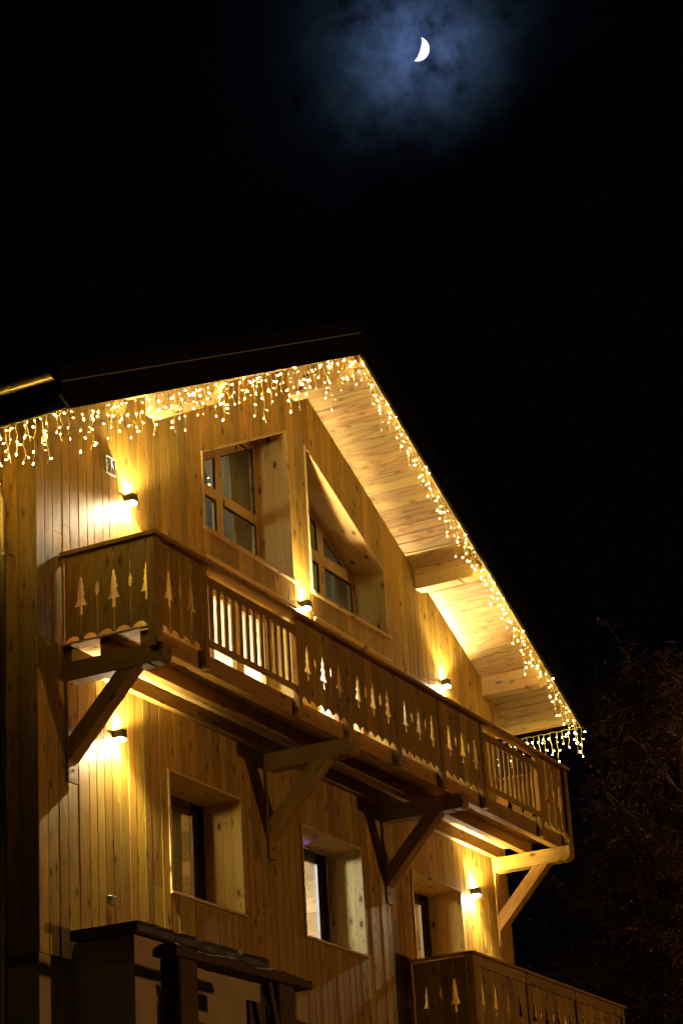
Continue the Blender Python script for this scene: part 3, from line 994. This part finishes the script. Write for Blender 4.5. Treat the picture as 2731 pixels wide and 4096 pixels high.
def panel(parent, x0, x1, n, gap, plane, axis, zoff, marks, z=(-0.088, -0.031, 0.861), first=None):
    """n boards between x0 and x1; marks: cutout at each inner joint (list of n-1)"""
    w = (x1 - x0) / n
    for k in range(n):
        a = x0 + k * w + gap / 2; b = x0 + (k + 1) * w - gap / 2
        l = marks[k - 1] if k > 0 else first
        r = marks[k] if k < n - 1 else None
        railing_board(parent, a, b, plane, axis, zoff, l, r, z)

# the floor: joists, front beam -> the balcony part itself
bal = MB().cbox(0.60, 11.53, -1.018, -0.908, -0.282, -0.076, .004).build('balcony', WX, chalet)
tag(bal, 'long upper balcony on four timber brackets across the gable front')
for (ya, yb) in ((-0.086, -0.004), (-0.54, -0.43)):
    MB().cbox(0.50, 11.50, ya, yb, -0.284, -0.118, .004).build('joist', WX, bal)
MB().cbox(0.50, 0.598, -1.016, -0.909, -0.282, -0.118, .004).build('joist', WX, bal)
n = 80
for k in range(n):
    a = 0.46 + (11.58 - 0.46) * k / n; b = 0.46 + (11.58 - 0.46) * (k + 1) / n - 0.006
    if k == 0:
        dk = MB().box(a, b, -0.906, -0.001, -0.116, -0.089).build('deck_board', SPY, bal)
    else:
        dup(dk, bal, ((a + b) / 2, -0.4535, -0.1025))
# a flat strip under the boards of the two ends
MB().box(0.448, 0.490, -1.03, -0.001, -0.114, -0.099).build('end_strip', SPY, bal)

def rail_post(x0, x1, y0, y1, z0, z1, parent=bal):
    MB().cbox(x0, x1, y0, y1, z0, z1, .004).build('post', WZ, parent)
YF = -1.082
rail_post(0.45, 0.592, -1.128, -1.034, -0.33, 0.861)
rail_post(11.50, 11.625, -1.128, -1.034, -0.30, 0.861)
for x in ((1.500, 1.592), (3.562, 3.642), (4.803, 4.905), (6.090, 6.190), (7.354, 7.470), (8.664, 8.758), (10.582, 10.680)):
    rail_post(x[0], x[1], -1.092, -1.020, -0.285, 0.861)
    # bolt through the tail
    MB().tube([((x[0] + x[1]) / 2 + .01, -1.10, -0.13), ((x[0] + x[1]) / 2 + .01, -1.092, -0.13)], 0.010, 8).build('bolt', IRON, bal)
# handrails
def xprof(y0, y1, z0, z1):
    return None
MB().cbox(0.408, 11.642, -1.171, -1.022, 0.862, 0.912, .006).build('handrail', WX, bal)
MB().cbox(0.409, 0.560, -1.020, -0.001, 0.862, 0.911, .006).build('handrail', WY, bal)
MB().cbox(11.49, 11.641, -1.020, -0.001, 0.862, 0.911, .006).build('handrail', WY, bal)
# front panels
gA = 0.030
panel(bal, 0.605, 1.483, 4, 0.028, YF, 'x', 0, ['tree', 'lens', 'tree'])
for (a, b) in ((3.642, 4.803), (4.905, 6.090), (6.190, 7.354), (7.470, 8.664)):
    panel(bal, a + .002, b - .002, 6, 0.0035, YF, 'x', 0, ['tree', 'lens', 'tree', 'lens', 'tree'])
panel(bal, 10.684, 11.58, 4, 0.028, YF, 'x', 0, ['tree', 'lens', 'tree'])
# side panels
panel(bal, -1.034, -0.038, 5, 0.011, 0.450, 'y', 0, ['lens', 'tree', 'lens', 'tree'], first='tree')
railing_board(bal, -0.030, -0.004, 0.450, 'y', 0, None, None)
panel(bal, -1.034, -0.038, 5, 0.011, 11.555, 'y', 0, ['lens', 'tree', 'lens', 'tree'])
# baluster fields
def balusters(x0, x1, first, pitch, n):
    MB().cbox(x0, x1, -1.092, -1.050, 0.677, 0.772, .004).build('baluster_rail', WX, bal)
    MB().cbox(x0, x1, -1.092, -1.050, -0.008, 0.056, .004).build('baluster_rail', WX, bal)
    for k in range(n):
        a = first + pitch * k
        if k == 0:
            o = MB().cbox(a, a + 0.064, -1.084, -1.062, 0.057, 0.676, .003).build('baluster', WZ, bal)
        else:
            dup(o, bal, (a + 0.032, -1.073, 0.3665))
balusters(1.594, 3.560, 1.655, 0.1555, 12)
balusters(8.760, 10.580, 8.80, 0.159, 11)

# brackets under the balcony
def bracket(x0, x1, label):
    pr = [(0.0, -0.286), (-1.18, -0.286), (-1.18, -0.40)]
    for i in range(1, 8):
        a = R(180 + 90 * i / 7)
        pr.append((-1.10 + 0.08 * math.cos(a), -0.405 + 0.08 * math.sin(a)))
    pr += [(-1.03, -0.485), (-1.03, -0.470), (-0.995, -0.470), (-0.995, -0.487), (0.0, -0.487)]
    b = MB().prism(pr, YZ, x0, x1).build('bracket', WY, chalet)
    tag(b, label)
    m_ = 0.006
    br = [(-0.037, -1.075), (-0.615, -0.489), (-0.84, -0.489), (-0.037, -1.325)]
    o = MB()
    o.prism([(0, 0)] and br, YZ, x0 + m_, x1 - m_)
    o = o.build('brace', WZ, b)
    # grain along the brace: rotate mesh data so that local z runs along it
    ang = math.atan2(-(-0.615 + 0.037), (-0.489 + 1.075))
    rm = Matrix.Rotation(ang, 4, 'X')
    o.data.transform(rm.inverted()); o.rotation_euler = rm.to_euler()
    p = MB().cbox(x0, x1, -0.036, -0.006, -1.54, -0.488, .004).build('wall_post', WZ, b)
    MB().tube([((x0 + x1) / 2, -0.0375, -1.41), ((x0 + x1) / 2, -0.035, -1.41)], 0.018, 10).build('bolt_hole', BACK, b)
    return b
bracket(0.490, 0.663, 'leftmost balcony bracket, beside the house corner')
bracket(4.670, 4.845, 'balcony bracket between the left and middle lower windows')
bracket(7.730, 7.905, 'balcony bracket between the middle and right lower windows')
bracket(11.292, 11.468, 'rightmost balcony bracket, brightly lit by the lamp beside it')
# small angle bracket under the left end
MB().box(0.462, 0.466, -0.27, -0.20, -0.098, -0.070).box(0.462, 0.50, -0.27, -0.20, -0.098, -0.094).build('steel_angle', SCREW, bal)

# ------------------------------------------------------------------ lower corner balcony
ZO = -3.082
lb = MB().cbox(8.40, 13.68, -0.79, -0.70, -3.40, -3.17, .004).build('balcony', WX, chalet)
tag(lb, 'lower corner balcony with pine tree cutouts, at the bottom right')
MB().box(8.40, 13.66, -0.69, -0.002, -3.21, -3.18).build('deck_board', SPX, lb)
MB().cbox(8.318, 13.735, -0.90, -0.772, -2.205, -2.170, .004).build('handrail', WX, lb)
MB().cbox(8.318, 8.44, -0.770, -0.001, -2.206, -2.171, .004).build('handrail', WY, lb)
for (a, b) in ((8.345, 8.46), (10.075, 10.125), (11.82, 11.87), (13.60, 13.70)):
    MB().cbox(a, b, -0.868, -0.775, -3.42, -2.207, .004).build('post', WZ, lb)
# frieze with a scalloped lower edge
for (a, b) in ((8.462, 10.073), (10.127, 11.818), (11.872, 13.598)):
    k = round((b - a) / 0.2)
    pts = [(a, -2.207), (b, -2.207)]
    for i in range(k, 0, -1):
        w = (b - a) / k
        c = a + w * (i - .5)
        for q in range(0, 7):
            ang = math.pi * q / 6
            pts.append((c + w * .49 * math.cos(ang), -2.325 - 0.02 * math.sin(ang) ** .7 if 0 < q < 6 else -2.315))
    MB().prism(pts, XZ, -0.862, -0.842).build('frieze_board', WX, lb)
    nb = 8
    panel(lb, a + .002, b - .002, nb, 0.010, -0.838, 'x', ZO, ['tree', None, 'tree', None, 'tree', None, 'tree'] if a < 9 else ['tree', 'lens', 'tree', 'lens', 'tree', 'lens', 'tree'])
panel(lb, -0.77, -0.02, 4, 0.006, 8.36, 'y', ZO, ['tree', 'lens', 'tree'])

# ------------------------------------------------------------------ masonry base, ground
MB().box(0.02, XR - .02, 0.02, 9.0, -7.5, BASE - .002).build('base_wall', STUCCO, chalet)
gb = MB()
gnx, gny = 40, 40
def gz(x, y):
    t = min(1, max(0, (y + 9) / 6.5))
    t = t * t * (3 - 2 * t)
    far = min(60, max(0, y - 12) * 0.06) - min(60, 0.09 * max(0, -y - 22))  # unseen front slope shaped to drop away so the low warm light passes
    return -9.6 + 4.2 * t + far + 0.08 * math.sin(x * .7) * math.cos(y * .6)
def spread(i, n):
    u = 2 * i / n - 1
    return 900 * u * abs(u) ** 2.2 + 12 * u
for i in range(gnx + 1):
    for j in range(gny + 1):
        x, yy = spread(i, gnx) + 3, spread(j, gny) - 4
        gb.v.append(Vector((x, yy, gz(x, yy))))
for i in range(gnx):
    for j in range(gny):
        a = i * (gny + 1) + j
        gb.f.append((a, a + gny + 1, a + gny + 2, a + 1))
tag(gb.build('ground', GROUND, None, origin=(0, 0, 0), smooth=True, fix=False), kind='structure')

# ------------------------------------------------------------------ wall lamps
def spot_profile(ld, base, peak, width):
    ld.use_nodes = True
    t = ld.node_tree
    t.nodes.clear()
    o = N(t, 'ShaderNodeOutputLight'); e = N(t, 'ShaderNodeEmission')
    tc = N(t, 'ShaderNodeTexCoord')
    sp = N(t, 'ShaderNodeSeparateXYZ')
    L(t, tc.outputs['Normal'], sp.inputs[0])
    q = math_node(t, 'DIVIDE', sp.outputs['Y'], width)
    q = math_node(t, 'ADD', math_node(t, 'MULTIPLY', q, q), 1.0)
    st = math_node(t, 'ADD', math_node(t, 'DIVIDE', peak, q), base)
    L(t, st, e.inputs['Strength'])
    L(t, e.outputs[0], o.inputs[0])

def wall_lamp(x, z, label, upr=60, dnr=48, upl=50):
    """x, z of the centre of the cube; back on the wall"""
    h = 0.052; y0, y1 = -0.112, -0.012
    t = thing('wall_lamp', (x, -0.004, z), label, 'wall lamp', 'square up and down lights on the facade')
    mb = MB()
    th = 0.004
    zt, zb_ = z + 0.056, z - 0.034
    mb.box(x - h, x + h, y0, y0 + th, zb_, zt); mb.box(x - h, x + h, y1 - th, y1, zb_, zt)
    mb.box(x - h, x - h + th, y0 + th, y1 - th, zb_, zt); mb.box(x + h - th, x + h, y0 + th, y1 - th, zb_, zt)
    mb.box(x - h + th, x + h - th, y0 + th, y1 - th, z - .008, z + .008)
    mb.build('lamp_housing', LAMPM, t)
    MB().box(x - .035, x + .035, -0.012, -0.003, z - .035, z + .035).build('mounting_plate', LAMPM, t)
    for s in (1, -1):
        za, zc = (z + .046, z + .060) if s > 0 else (z - .060, z - .030)  # lower lens deepened below the housing, its glow standing in for lamp glare
        MB().cbox(x - .044, x + .044, y0 + .008, y1 - .008, za, zc, .006).build('lens', LENS, t)
    for s in (1, -1):
        ld = bpy.data.lights.new('lamp_beam', 'SPOT')
        ld.color = (1.0, 0.83, 0.48)
        ld.energy = 4 * math.pi * math.pi * LAMP_P
        ld.shadow_soft_size = 0.012
        lf, rt_ = (85, dnr) if s < 0 else (upl, upr)
        ld.spot_size = R(lf + rt_ + 8)
        ld.spot_blend = 0.60
        spot_profile(ld, 1.9, 10.0, 0.07)
        lo = bpy.data.objects.new('lamp_beam', ld)
        COL.objects.link(lo)
        lo.parent = t
        lo.location = (0, -0.055, s * 0.078)
        tilt = R((rt_ - lf) / 2)
        dr = Vector((math.sin(tilt), 0, s * math.cos(tilt)))
        # local -Z along dr, local Y along world Y
        zax = -dr; yax = Vector((0, 1, 0)); xax = yax.cross(zax)
        mm = Matrix((xax, yax, zax)).transposed()
        lo.rotation_euler = mm.to_euler()
    return t
wall_lamp(1.775, 1.965, 'lit cube wall lamp at upper left, right of the white vent', 66, 62, 57)
wall_lamp(5.870, 1.922, 'lit cube wall lamp between the two gable windows')
wall_lamp(10.045, 1.980, 'lit cube wall lamp at upper right, above the balcony rail near the eave')
wall_lamp(1.432, -0.842, 'lit cube wall lamp under the balcony, beside the leftmost bracket', 72, 58)
wall_lamp(10.508, -0.918, 'lit cube wall lamp under the balcony, right of the lower right window', 80, 52)

# ------------------------------------------------------------------ vent, socket
v = thing('air_vent', (1.43, 0, 2.26), 'white plastic double louvre vent on the gable wall above a lamp', 'vent')
mb = MB()
mb.box(1.335, 1.53, -.024, -.004, 2.352, 2.362); mb.box(1.335, 1.53, -.024, -.004, 2.158, 2.168)
for a, b in ((1.335, 1.345), (1.428, 1.437), (1.520, 1.53)):
    mb.box(a, b, -.0235, -.0045, 2.168, 2.352)
mb.build('vent_frame', PLAST, v)
for k in range(14):
    z = 2.172 + k * 0.0128
    for a, b in ((1.345, 1.428), (1.437, 1.520)):
        MB().add([(a, -.018, z), (b, -.018, z), (b, -.008, z + .009), (a, -.008, z + .009), (a, -.016, z - .001), (b, -.016, z - .001), (b, -.006, z + .008), (a, -.006, z + .008)],
                 [(0, 1, 2, 3), (7, 6, 5, 4), (0, 4, 5, 1), (3, 2, 6, 7), (0, 3, 7, 4), (1, 5, 6, 2)]).build('slat', PLAST, v)
s = thing('outdoor_socket', (1.25, 0, -2.62), 'small grey outdoor socket box on the lower left wall', 'socket')
MB().cbox(1.195, 1.305, -.05, -.004, -2.665, -2.575, .008).build('box', GREYP, s)
MB().cbox(1.202, 1.298, -.062, -.051, -2.64, -2.58, .004).build('lid', GREYP, s)

# ------------------------------------------------------------------ icicle lights
def bulb_mesh(k, mat):
    mb = MB()
    prof = [(0.003, -0.018), (0.0065, -0.016), (0.0085, -0.009), (0.0085, 0.002), (0.0065, 0.010), (0.004, 0.014)]
    mb.tube([(0, 0, p[1] * k) for p in prof], [p[0] * k for p in prof], 7)
    me = bpy.data.meshes.new('bulb'); me.from_pydata(mb.v, [], mb.f)
    for p in me.polygons: p.use_smooth = True
    me.materials.append(mat)
    return me
BMS = [bulb_mesh(0.80, BULB), bulb_mesh(0.72, BULBD), bulb_mesh(0.66, BULBE)]

def icicles(name_label, anchor, ss, lengths, group, origin):
    t = thing('icicle_lights', origin, name_label, 'fairy lights', group)
    cab = [Vector(anchor(s)) + Vector((0, 0, 0.004 + 0.008 * math.sin(s * 31))) for s in [ss[0] + (ss[-1] - ss[0]) * i / (len(ss) * 2) for i in range(len(ss) * 2 + 1)]]
    MB().tube(cab, 0.0045, 5).build('cable', CABLE, t)
    rng = random.Random(len(ss) * 13 + 5)
    for i, s_ in enumerate(ss):
        Lh = lengths[i % len(lengths)] * rng.uniform(0.8, 1.25)
        p = Vector(anchor(s_)) + Vector((0, rng.uniform(-.012, .012), 0))
        pts = [p.copy()]
        n = max(2, int(round(Lh / 0.055)))
        px = rng.uniform(-1, 1); ph = rng.uniform(0, 6)
        amp = rng.uniform(0.006, 0.022)
        for k in range(1, n + 1):
            f = k / n
            pts.append(p + Vector((amp * math.sin(ph + k * 1.3) + rng.uniform(-.008, .008) + px * .03 * f, rng.uniform(-.012, .012), -Lh * f)))
        if rng.random() < .3:                                # a curl at the end
            e_ = pts[-1]
            sg = rng.choice((-1, 1))
            pts += [e_ + Vector((sg * .02, 0, -.012)), e_ + Vector((sg * .034, 0, .004)), e_ + Vector((sg * .02, 0, .018))]
        mb = MB().tube(pts, 0.0045, 4)
        bulbs = []
        k = 1
        while k <= n:
            q = pts[k]
            last = k >= n - 0
            ang = rng.uniform(0, 2 * math.pi)
            elev = rng.uniform(-0.9, 0.25)
            dr = Vector((math.cos(ang) * math.cos(elev), math.sin(ang) * math.cos(elev) * .7, math.sin(elev)))
            if last: dr = Vector((rng.uniform(-.5, .5), rng.uniform(-.3, .3), -1)).normalized()
            ln = rng.uniform(0.022, 0.045)
            mb.tube([q, q + dr * ln], [0.003, 0.0058], 5)
            bulbs.append((q + dr * (ln + 0.014), dr))
            k += rng.choice((1, 2, 2, 2))
        so_ = mb.build('strand', WIRE, t, fix=False)
        for c, dr in bulbs:
            b = bpy.data.objects.new('bulb', BMS[rng.choice((0, 0, 0, 1, 1, 2))])
            COL.objects.link(b)
            b.parent = so_
            b.location = c - WLOC[so_.name]
            b.rotation_euler = dr.to_track_quat('-Z', 'Y').to_euler()
    return t
YI = -1.013
def frange(a, b, st, jit=0.02):
    r_ = []
    x = a
    while x < b:
        r_.append(x + random.uniform(-jit, jit)); x += st
    return r_
LEN = [0.34, 0.20, 0.44, 0.26, 0.52, 0.18, 0.36, 0.28]
icicles('warm icicle lights hanging along the left slope of the gable', lambda s: (s, -1.000, zf(s) + .004), frange(EX_L + .05, AX - .05, 0.114), LEN, 'icicle lights along the roof edge', (2.5, -1.0, 3.5))
icicles('warm icicle lights hanging along the right slope of the gable', lambda s: (s, -1.000, zf(s) + .004), frange(AX + .06, EX_R - .02, 0.132), LEN, 'icicle lights along the roof edge', (9.3, -1.0, 3.5))
icicles('warm icicle lights hanging from the right eave behind the balcony end', lambda s: (EX_R - .012, s, zf(EX_R) + .01), frange(-1.0, 1.8, 0.095), [0.42, 0.2, 0.30, 0.16, 0.34, 0.24], 'icicle lights along the roof edge', (EX_R, 0, 1.8))
icicles('warm icicle lights hanging from the left eave above the downpipe', lambda s: (EX_L + .012, s, zf(EX_L) + .01), frange(-0.95, 3.2, 0.078), [0.40, 0.22, 0.50, 0.3], 'icicle lights along the roof edge', (EX_L, 0, 1.8))  # extra bulbs, packed closer and run on unseen, added to brighten the side wall

# ------------------------------------------------------------------ porch with slab roof, log railing
po = thing('porch', (1.8, -0.4, -5.4), 'low stucco porch with a dark slab roof against the chalet, bottom left', 'porch')
MB().box(0.60, 3.05, -0.69, 0.018, -7.4, -3.17).build('porch_wall', STUCCO, po)
# slab, edges a little wavy
mb = MB()
nx_ = 24
ring = []
for i in range(nx_ + 1):
    x = 0.51 + (3.13 - 0.51) * i / nx_
    dz = 0.006 * math.sin(x * 9) + 0.005 * math.sin(x * 23 + 1) + random.uniform(-.003, .003)
    dyy = 0.004 * math.sin(x * 15) + random.uniform(-.003, .003)
    mb.v += [Vector((x, -0.79 + dyy, -3.156)), Vector((x, -0.795 + dyy, -3.10)), Vector((x, -0.785 + dyy, -3.055 + dz)), Vector((x, -0.012, -3.05 + dz * .3)), Vector((x, -0.012, -3.156))]
for i in range(nx_):
    for j in range(5):
        a = i * 5 + j; b = i * 5 + (j + 1) % 5
        mb.f.append((a, b, b + 5, a + 5))
mb.f.append((4, 3, 2, 1, 0)); k = nx_ * 5; mb.f.append((k, k + 1, k + 2, k + 3, k + 4))
mb.build('roof_slab', SLAB, po)

lr = thing('log_railing', (1.2, -1.5, -5.4), 'rough dark timber railing with a split log on top, in front of the porch', 'railing')
def rough_beam(p0, p1, w, h, mat, name, n=26, rough=0.02, seed=1):
    rng = random.Random(seed)
    p0, p1 = Vector(p0), Vector(p1)
    mb = MB()
    for i in range(n + 1):
        f = i / n
        c = p0.lerp(p1, f)
        a = rng.uniform(-rough, rough) * .5 + rough * math.sin(f * 17 + seed); b = rng.uniform(-rough, rough) * .4
        prof = [(-w / 2, -h * .45), (-w * .25, -h / 2), (w * .3, -h / 2 + b), (w / 2, -h * .3), (w * .48, h * .2 + a), (w * .2, h * .45 + a), (-w * .22, h * .5 + a), (-w * .5, h * .25 + a + b)]
        mb.v += [c + Vector((0, u, v_)) for u, v_ in prof]
    m_ = 8
    for i in range(n):
        for j in range(m_):
            a = i * m_ + j; b = i * m_ + (j + 1) % m_
            mb.f.append((a, b, b + m_, a + m_))
    mb.f.append(tuple(range(m_))); mb.f.append(tuple(n * m_ + j for j in range(m_))[::-1])
    return mb.build(name, mat, lr, smooth=False)
YL = -1.50
rough_beam((-0.18, YL, -3.565), (2.49, YL, -3.515), 0.26, 0.125, OLD, 'split_log', rough=0.014)
MB().cbox(-0.10, 0.235, YL - .11, YL + .11, -5.45, -3.615, .018).build('post', OLDZ, lr)
MB().cbox(1.80, 2.14, YL - .11, YL + .11, -5.45, -3.59, .018).build('post', OLDZ, lr)
MB().cbox(1.42, 1.79, YL + .02, YL + .06, -5.4, -3.80, .006).build('infill_plank', OLDZ, lr)
for k, xx in enumerate((0.30, 0.66, 1.03)):
    MB().cbox(xx, xx + .34, YL + .02, YL + .06, -5.4, -4.30 + .03 * k, .006).build('infill_plank', OLDZ, lr)
st = MB().cbox(-0.04, 0.04, -.02, .02, -0.7, 0.7, .005).build('diagonal_stay', OLDZ, lr, origin=(0, 0, 0))
st.location = Vector((1.75, YL - .14, -4.3)) - WLOC[lr.name]; st.rotation_euler = (0, R(-18), 0)
MB().cbox(2.16, 2.56, YL - .06, YL + .06, -4.02, -3.90, .012).build('side_rail', OLD, lr)
# brown cap block under the right end of the log
MB().cbox(2.20, 2.36, YL + .0, YL + .12, -3.78, -3.60, .012).build('cap_block', OLDZ, lr)

# ------------------------------------------------------------------ bare tree at the right
tr = thing('birch_tree', (22.6, 0.4, -5.2), 'bare birch tree with frosted buds in the dark, right of the chalet', 'tree')
rng = random.Random(21)
trunk = MB()
base = Vector((22.8, 0.5, -5.5))
tp = [base + Vector((0.25 * math.sin(k * .7), 0.2 * math.sin(k * .9 + 1), k * 1.25)) for k in range(13)]
trunk.tube(tp[:10], [0.26 - 0.025 * k for k in range(10)], 10)
trunk.build('trunk', BARK, tr, smooth=True)
limbs = []
twigs = MB(); buds = MB()
def branch(p, d, ln, r, lvl, store):
    n = 7
    pts = [p.copy()]; q = p.copy(); dd = d.normalized()
    for k in range(n):
        dd = (dd + Vector((rng.uniform(-.16, .16), rng.uniform(-.16, .16), rng.uniform(-.13, .10) - (0.05 if lvl > 1 else -0.02)))).normalized()
        q = q + dd * (ln / n)
        pts.append(q.copy())
    rad = [max(r * (1 - .85 * k / n), 0.0035) for k in range(n + 1)]
    store.tube(pts, rad, 5 if lvl < 2 else 3, cap=False)
    return pts
def twig_spray(p, d, ln):
    pts = branch(p, d, ln, 0.009, 3, twigs)
    for k in range(1, len(pts)):
        for _q in range(rng.choice((1, 1, 2))):
            sd_ = Vector((rng.uniform(-1, 1), rng.uniform(-1, 1), rng.uniform(-.9, .5)))
            e_ = pts[k] + sd_.normalized() * rng.uniform(.12, .38)
            mid = pts[k].lerp(e_, .5) + Vector((rng.uniform(-.03, .03), rng.uniform(-.03, .03), .02))
            twigs.tube([pts[k], mid, e_], [0.008, 0.007, 0.005], 3, cap=False)
            for c in (mid, e_):
                if rng.random() < .13:
                    s_ = rng.uniform(.016, .036)
                    o_ = [c + Vector((rng.uniform(-s_, s_), rng.uniform(-s_, s_), rng.uniform(-1.6 * s_, s_))) for _ in range(4)]
                    buds.add(o_, [(0, 1, 2), (0, 2, 3), (0, 3, 1), (1, 3, 2)])
for i in range(64):
    k = rng.uniform(1.2, 8.4) if i % 3 else rng.uniform(1.2, 6.0)
    p = tp[int(k)].lerp(tp[min(int(k) + 1, 12)], k % 1)
    # towards the picture's left more often
    a = rng.uniform(0, 2 * math.pi) if i > 26 else math.atan2(0.886, -0.46) + rng.uniform(-1.0, 1.0)
    d0 = Vector((math.cos(a), math.sin(a), rng.uniform(.1, .9)))
    ln = rng.uniform(1.7, 3.2) * (1.0 if k < 4.5 else 0.95 - 0.13 * (k - 4.5))
    lb_ = MB()
    pts = branch(p, d0, ln, 0.055, 1, lb_)
    for q in range(1, len(pts)):
        for _ in range(2):
            d1 = (d0.normalized() + Vector((rng.uniform(-1, 1), rng.uniform(-1, 1), rng.uniform(-.6, .7)))).normalized()
            p2 = branch(pts[q], d1, rng.uniform(.5, 1.1), 0.018, 2, lb_)
            for w_ in range(2, len(p2), 1):
                d2 = (d1 + Vector((rng.uniform(-1, 1), rng.uniform(-1, 1), rng.uniform(-1.0, .5)))).normalized()
                twig_spray(p2[w_], d2, rng.uniform(.25, .7))
    lb_.build('branch', BARK, tr, smooth=True, fix=False)
tw = twigs.build('twigs', TWIG, tr, smooth=False, fix=False); tw['kind'] = 'stuff'
bd_ = buds.build('buds', CATKIN, tr, smooth=False, fix=False); bd_['kind'] = 'stuff'

# ------------------------------------------------------------------ moon (sunlit part of a sphere)
def moon():
    D = 3000.0
    c = cam.matrix_world.translation + Vector(ray_dir) * D
    rad = D * 0.00512
    f = Vector(ray_dir).normalized()
    lim = (RT * 0.957 - UP * 0.29); lim = (lim - f * lim.dot(f)).normalized()     # towards the bright limb
    ax = f.cross(lim).normalized()                                               # horn axis
    mb = MB()
    nu, nv = 28, 14
    # lune: longitude from limb (90 deg) to terminator; phase: terminator inside by k
    ph0, ph1 = R(-2), R(-2) 
    tl = math.asin(0.26)
    for i in range(nu + 1):
        th = -math.pi / 2 + math.pi * i / nu
        for j in range(nv + 1):
            lam = tl + (math.pi / 2 + 0.25 - tl) * j / nv
            v_ = ax * math.sin(th) + (lim * math.sin(lam) - f * math.cos(lam)) * math.cos(th)
            mb.v.append(c + v_ * rad)
    for i in range(nu):
        for j in range(nv):
            a = i * (nv + 1) + j
            mb.f.append((a, a + 1, a + nv + 2, a + nv + 1))
    o = mb.build('moon', emit('moonlit_surface', (1.0, 1.0, 0.98), 1.3), None, smooth=True, fix=False)
    tag(o, 'bright white crescent moon glowing through thin cloud in the night sky', 'moon')
ray_dir = (0.7688, 0.3268, 0.5496)
moon()
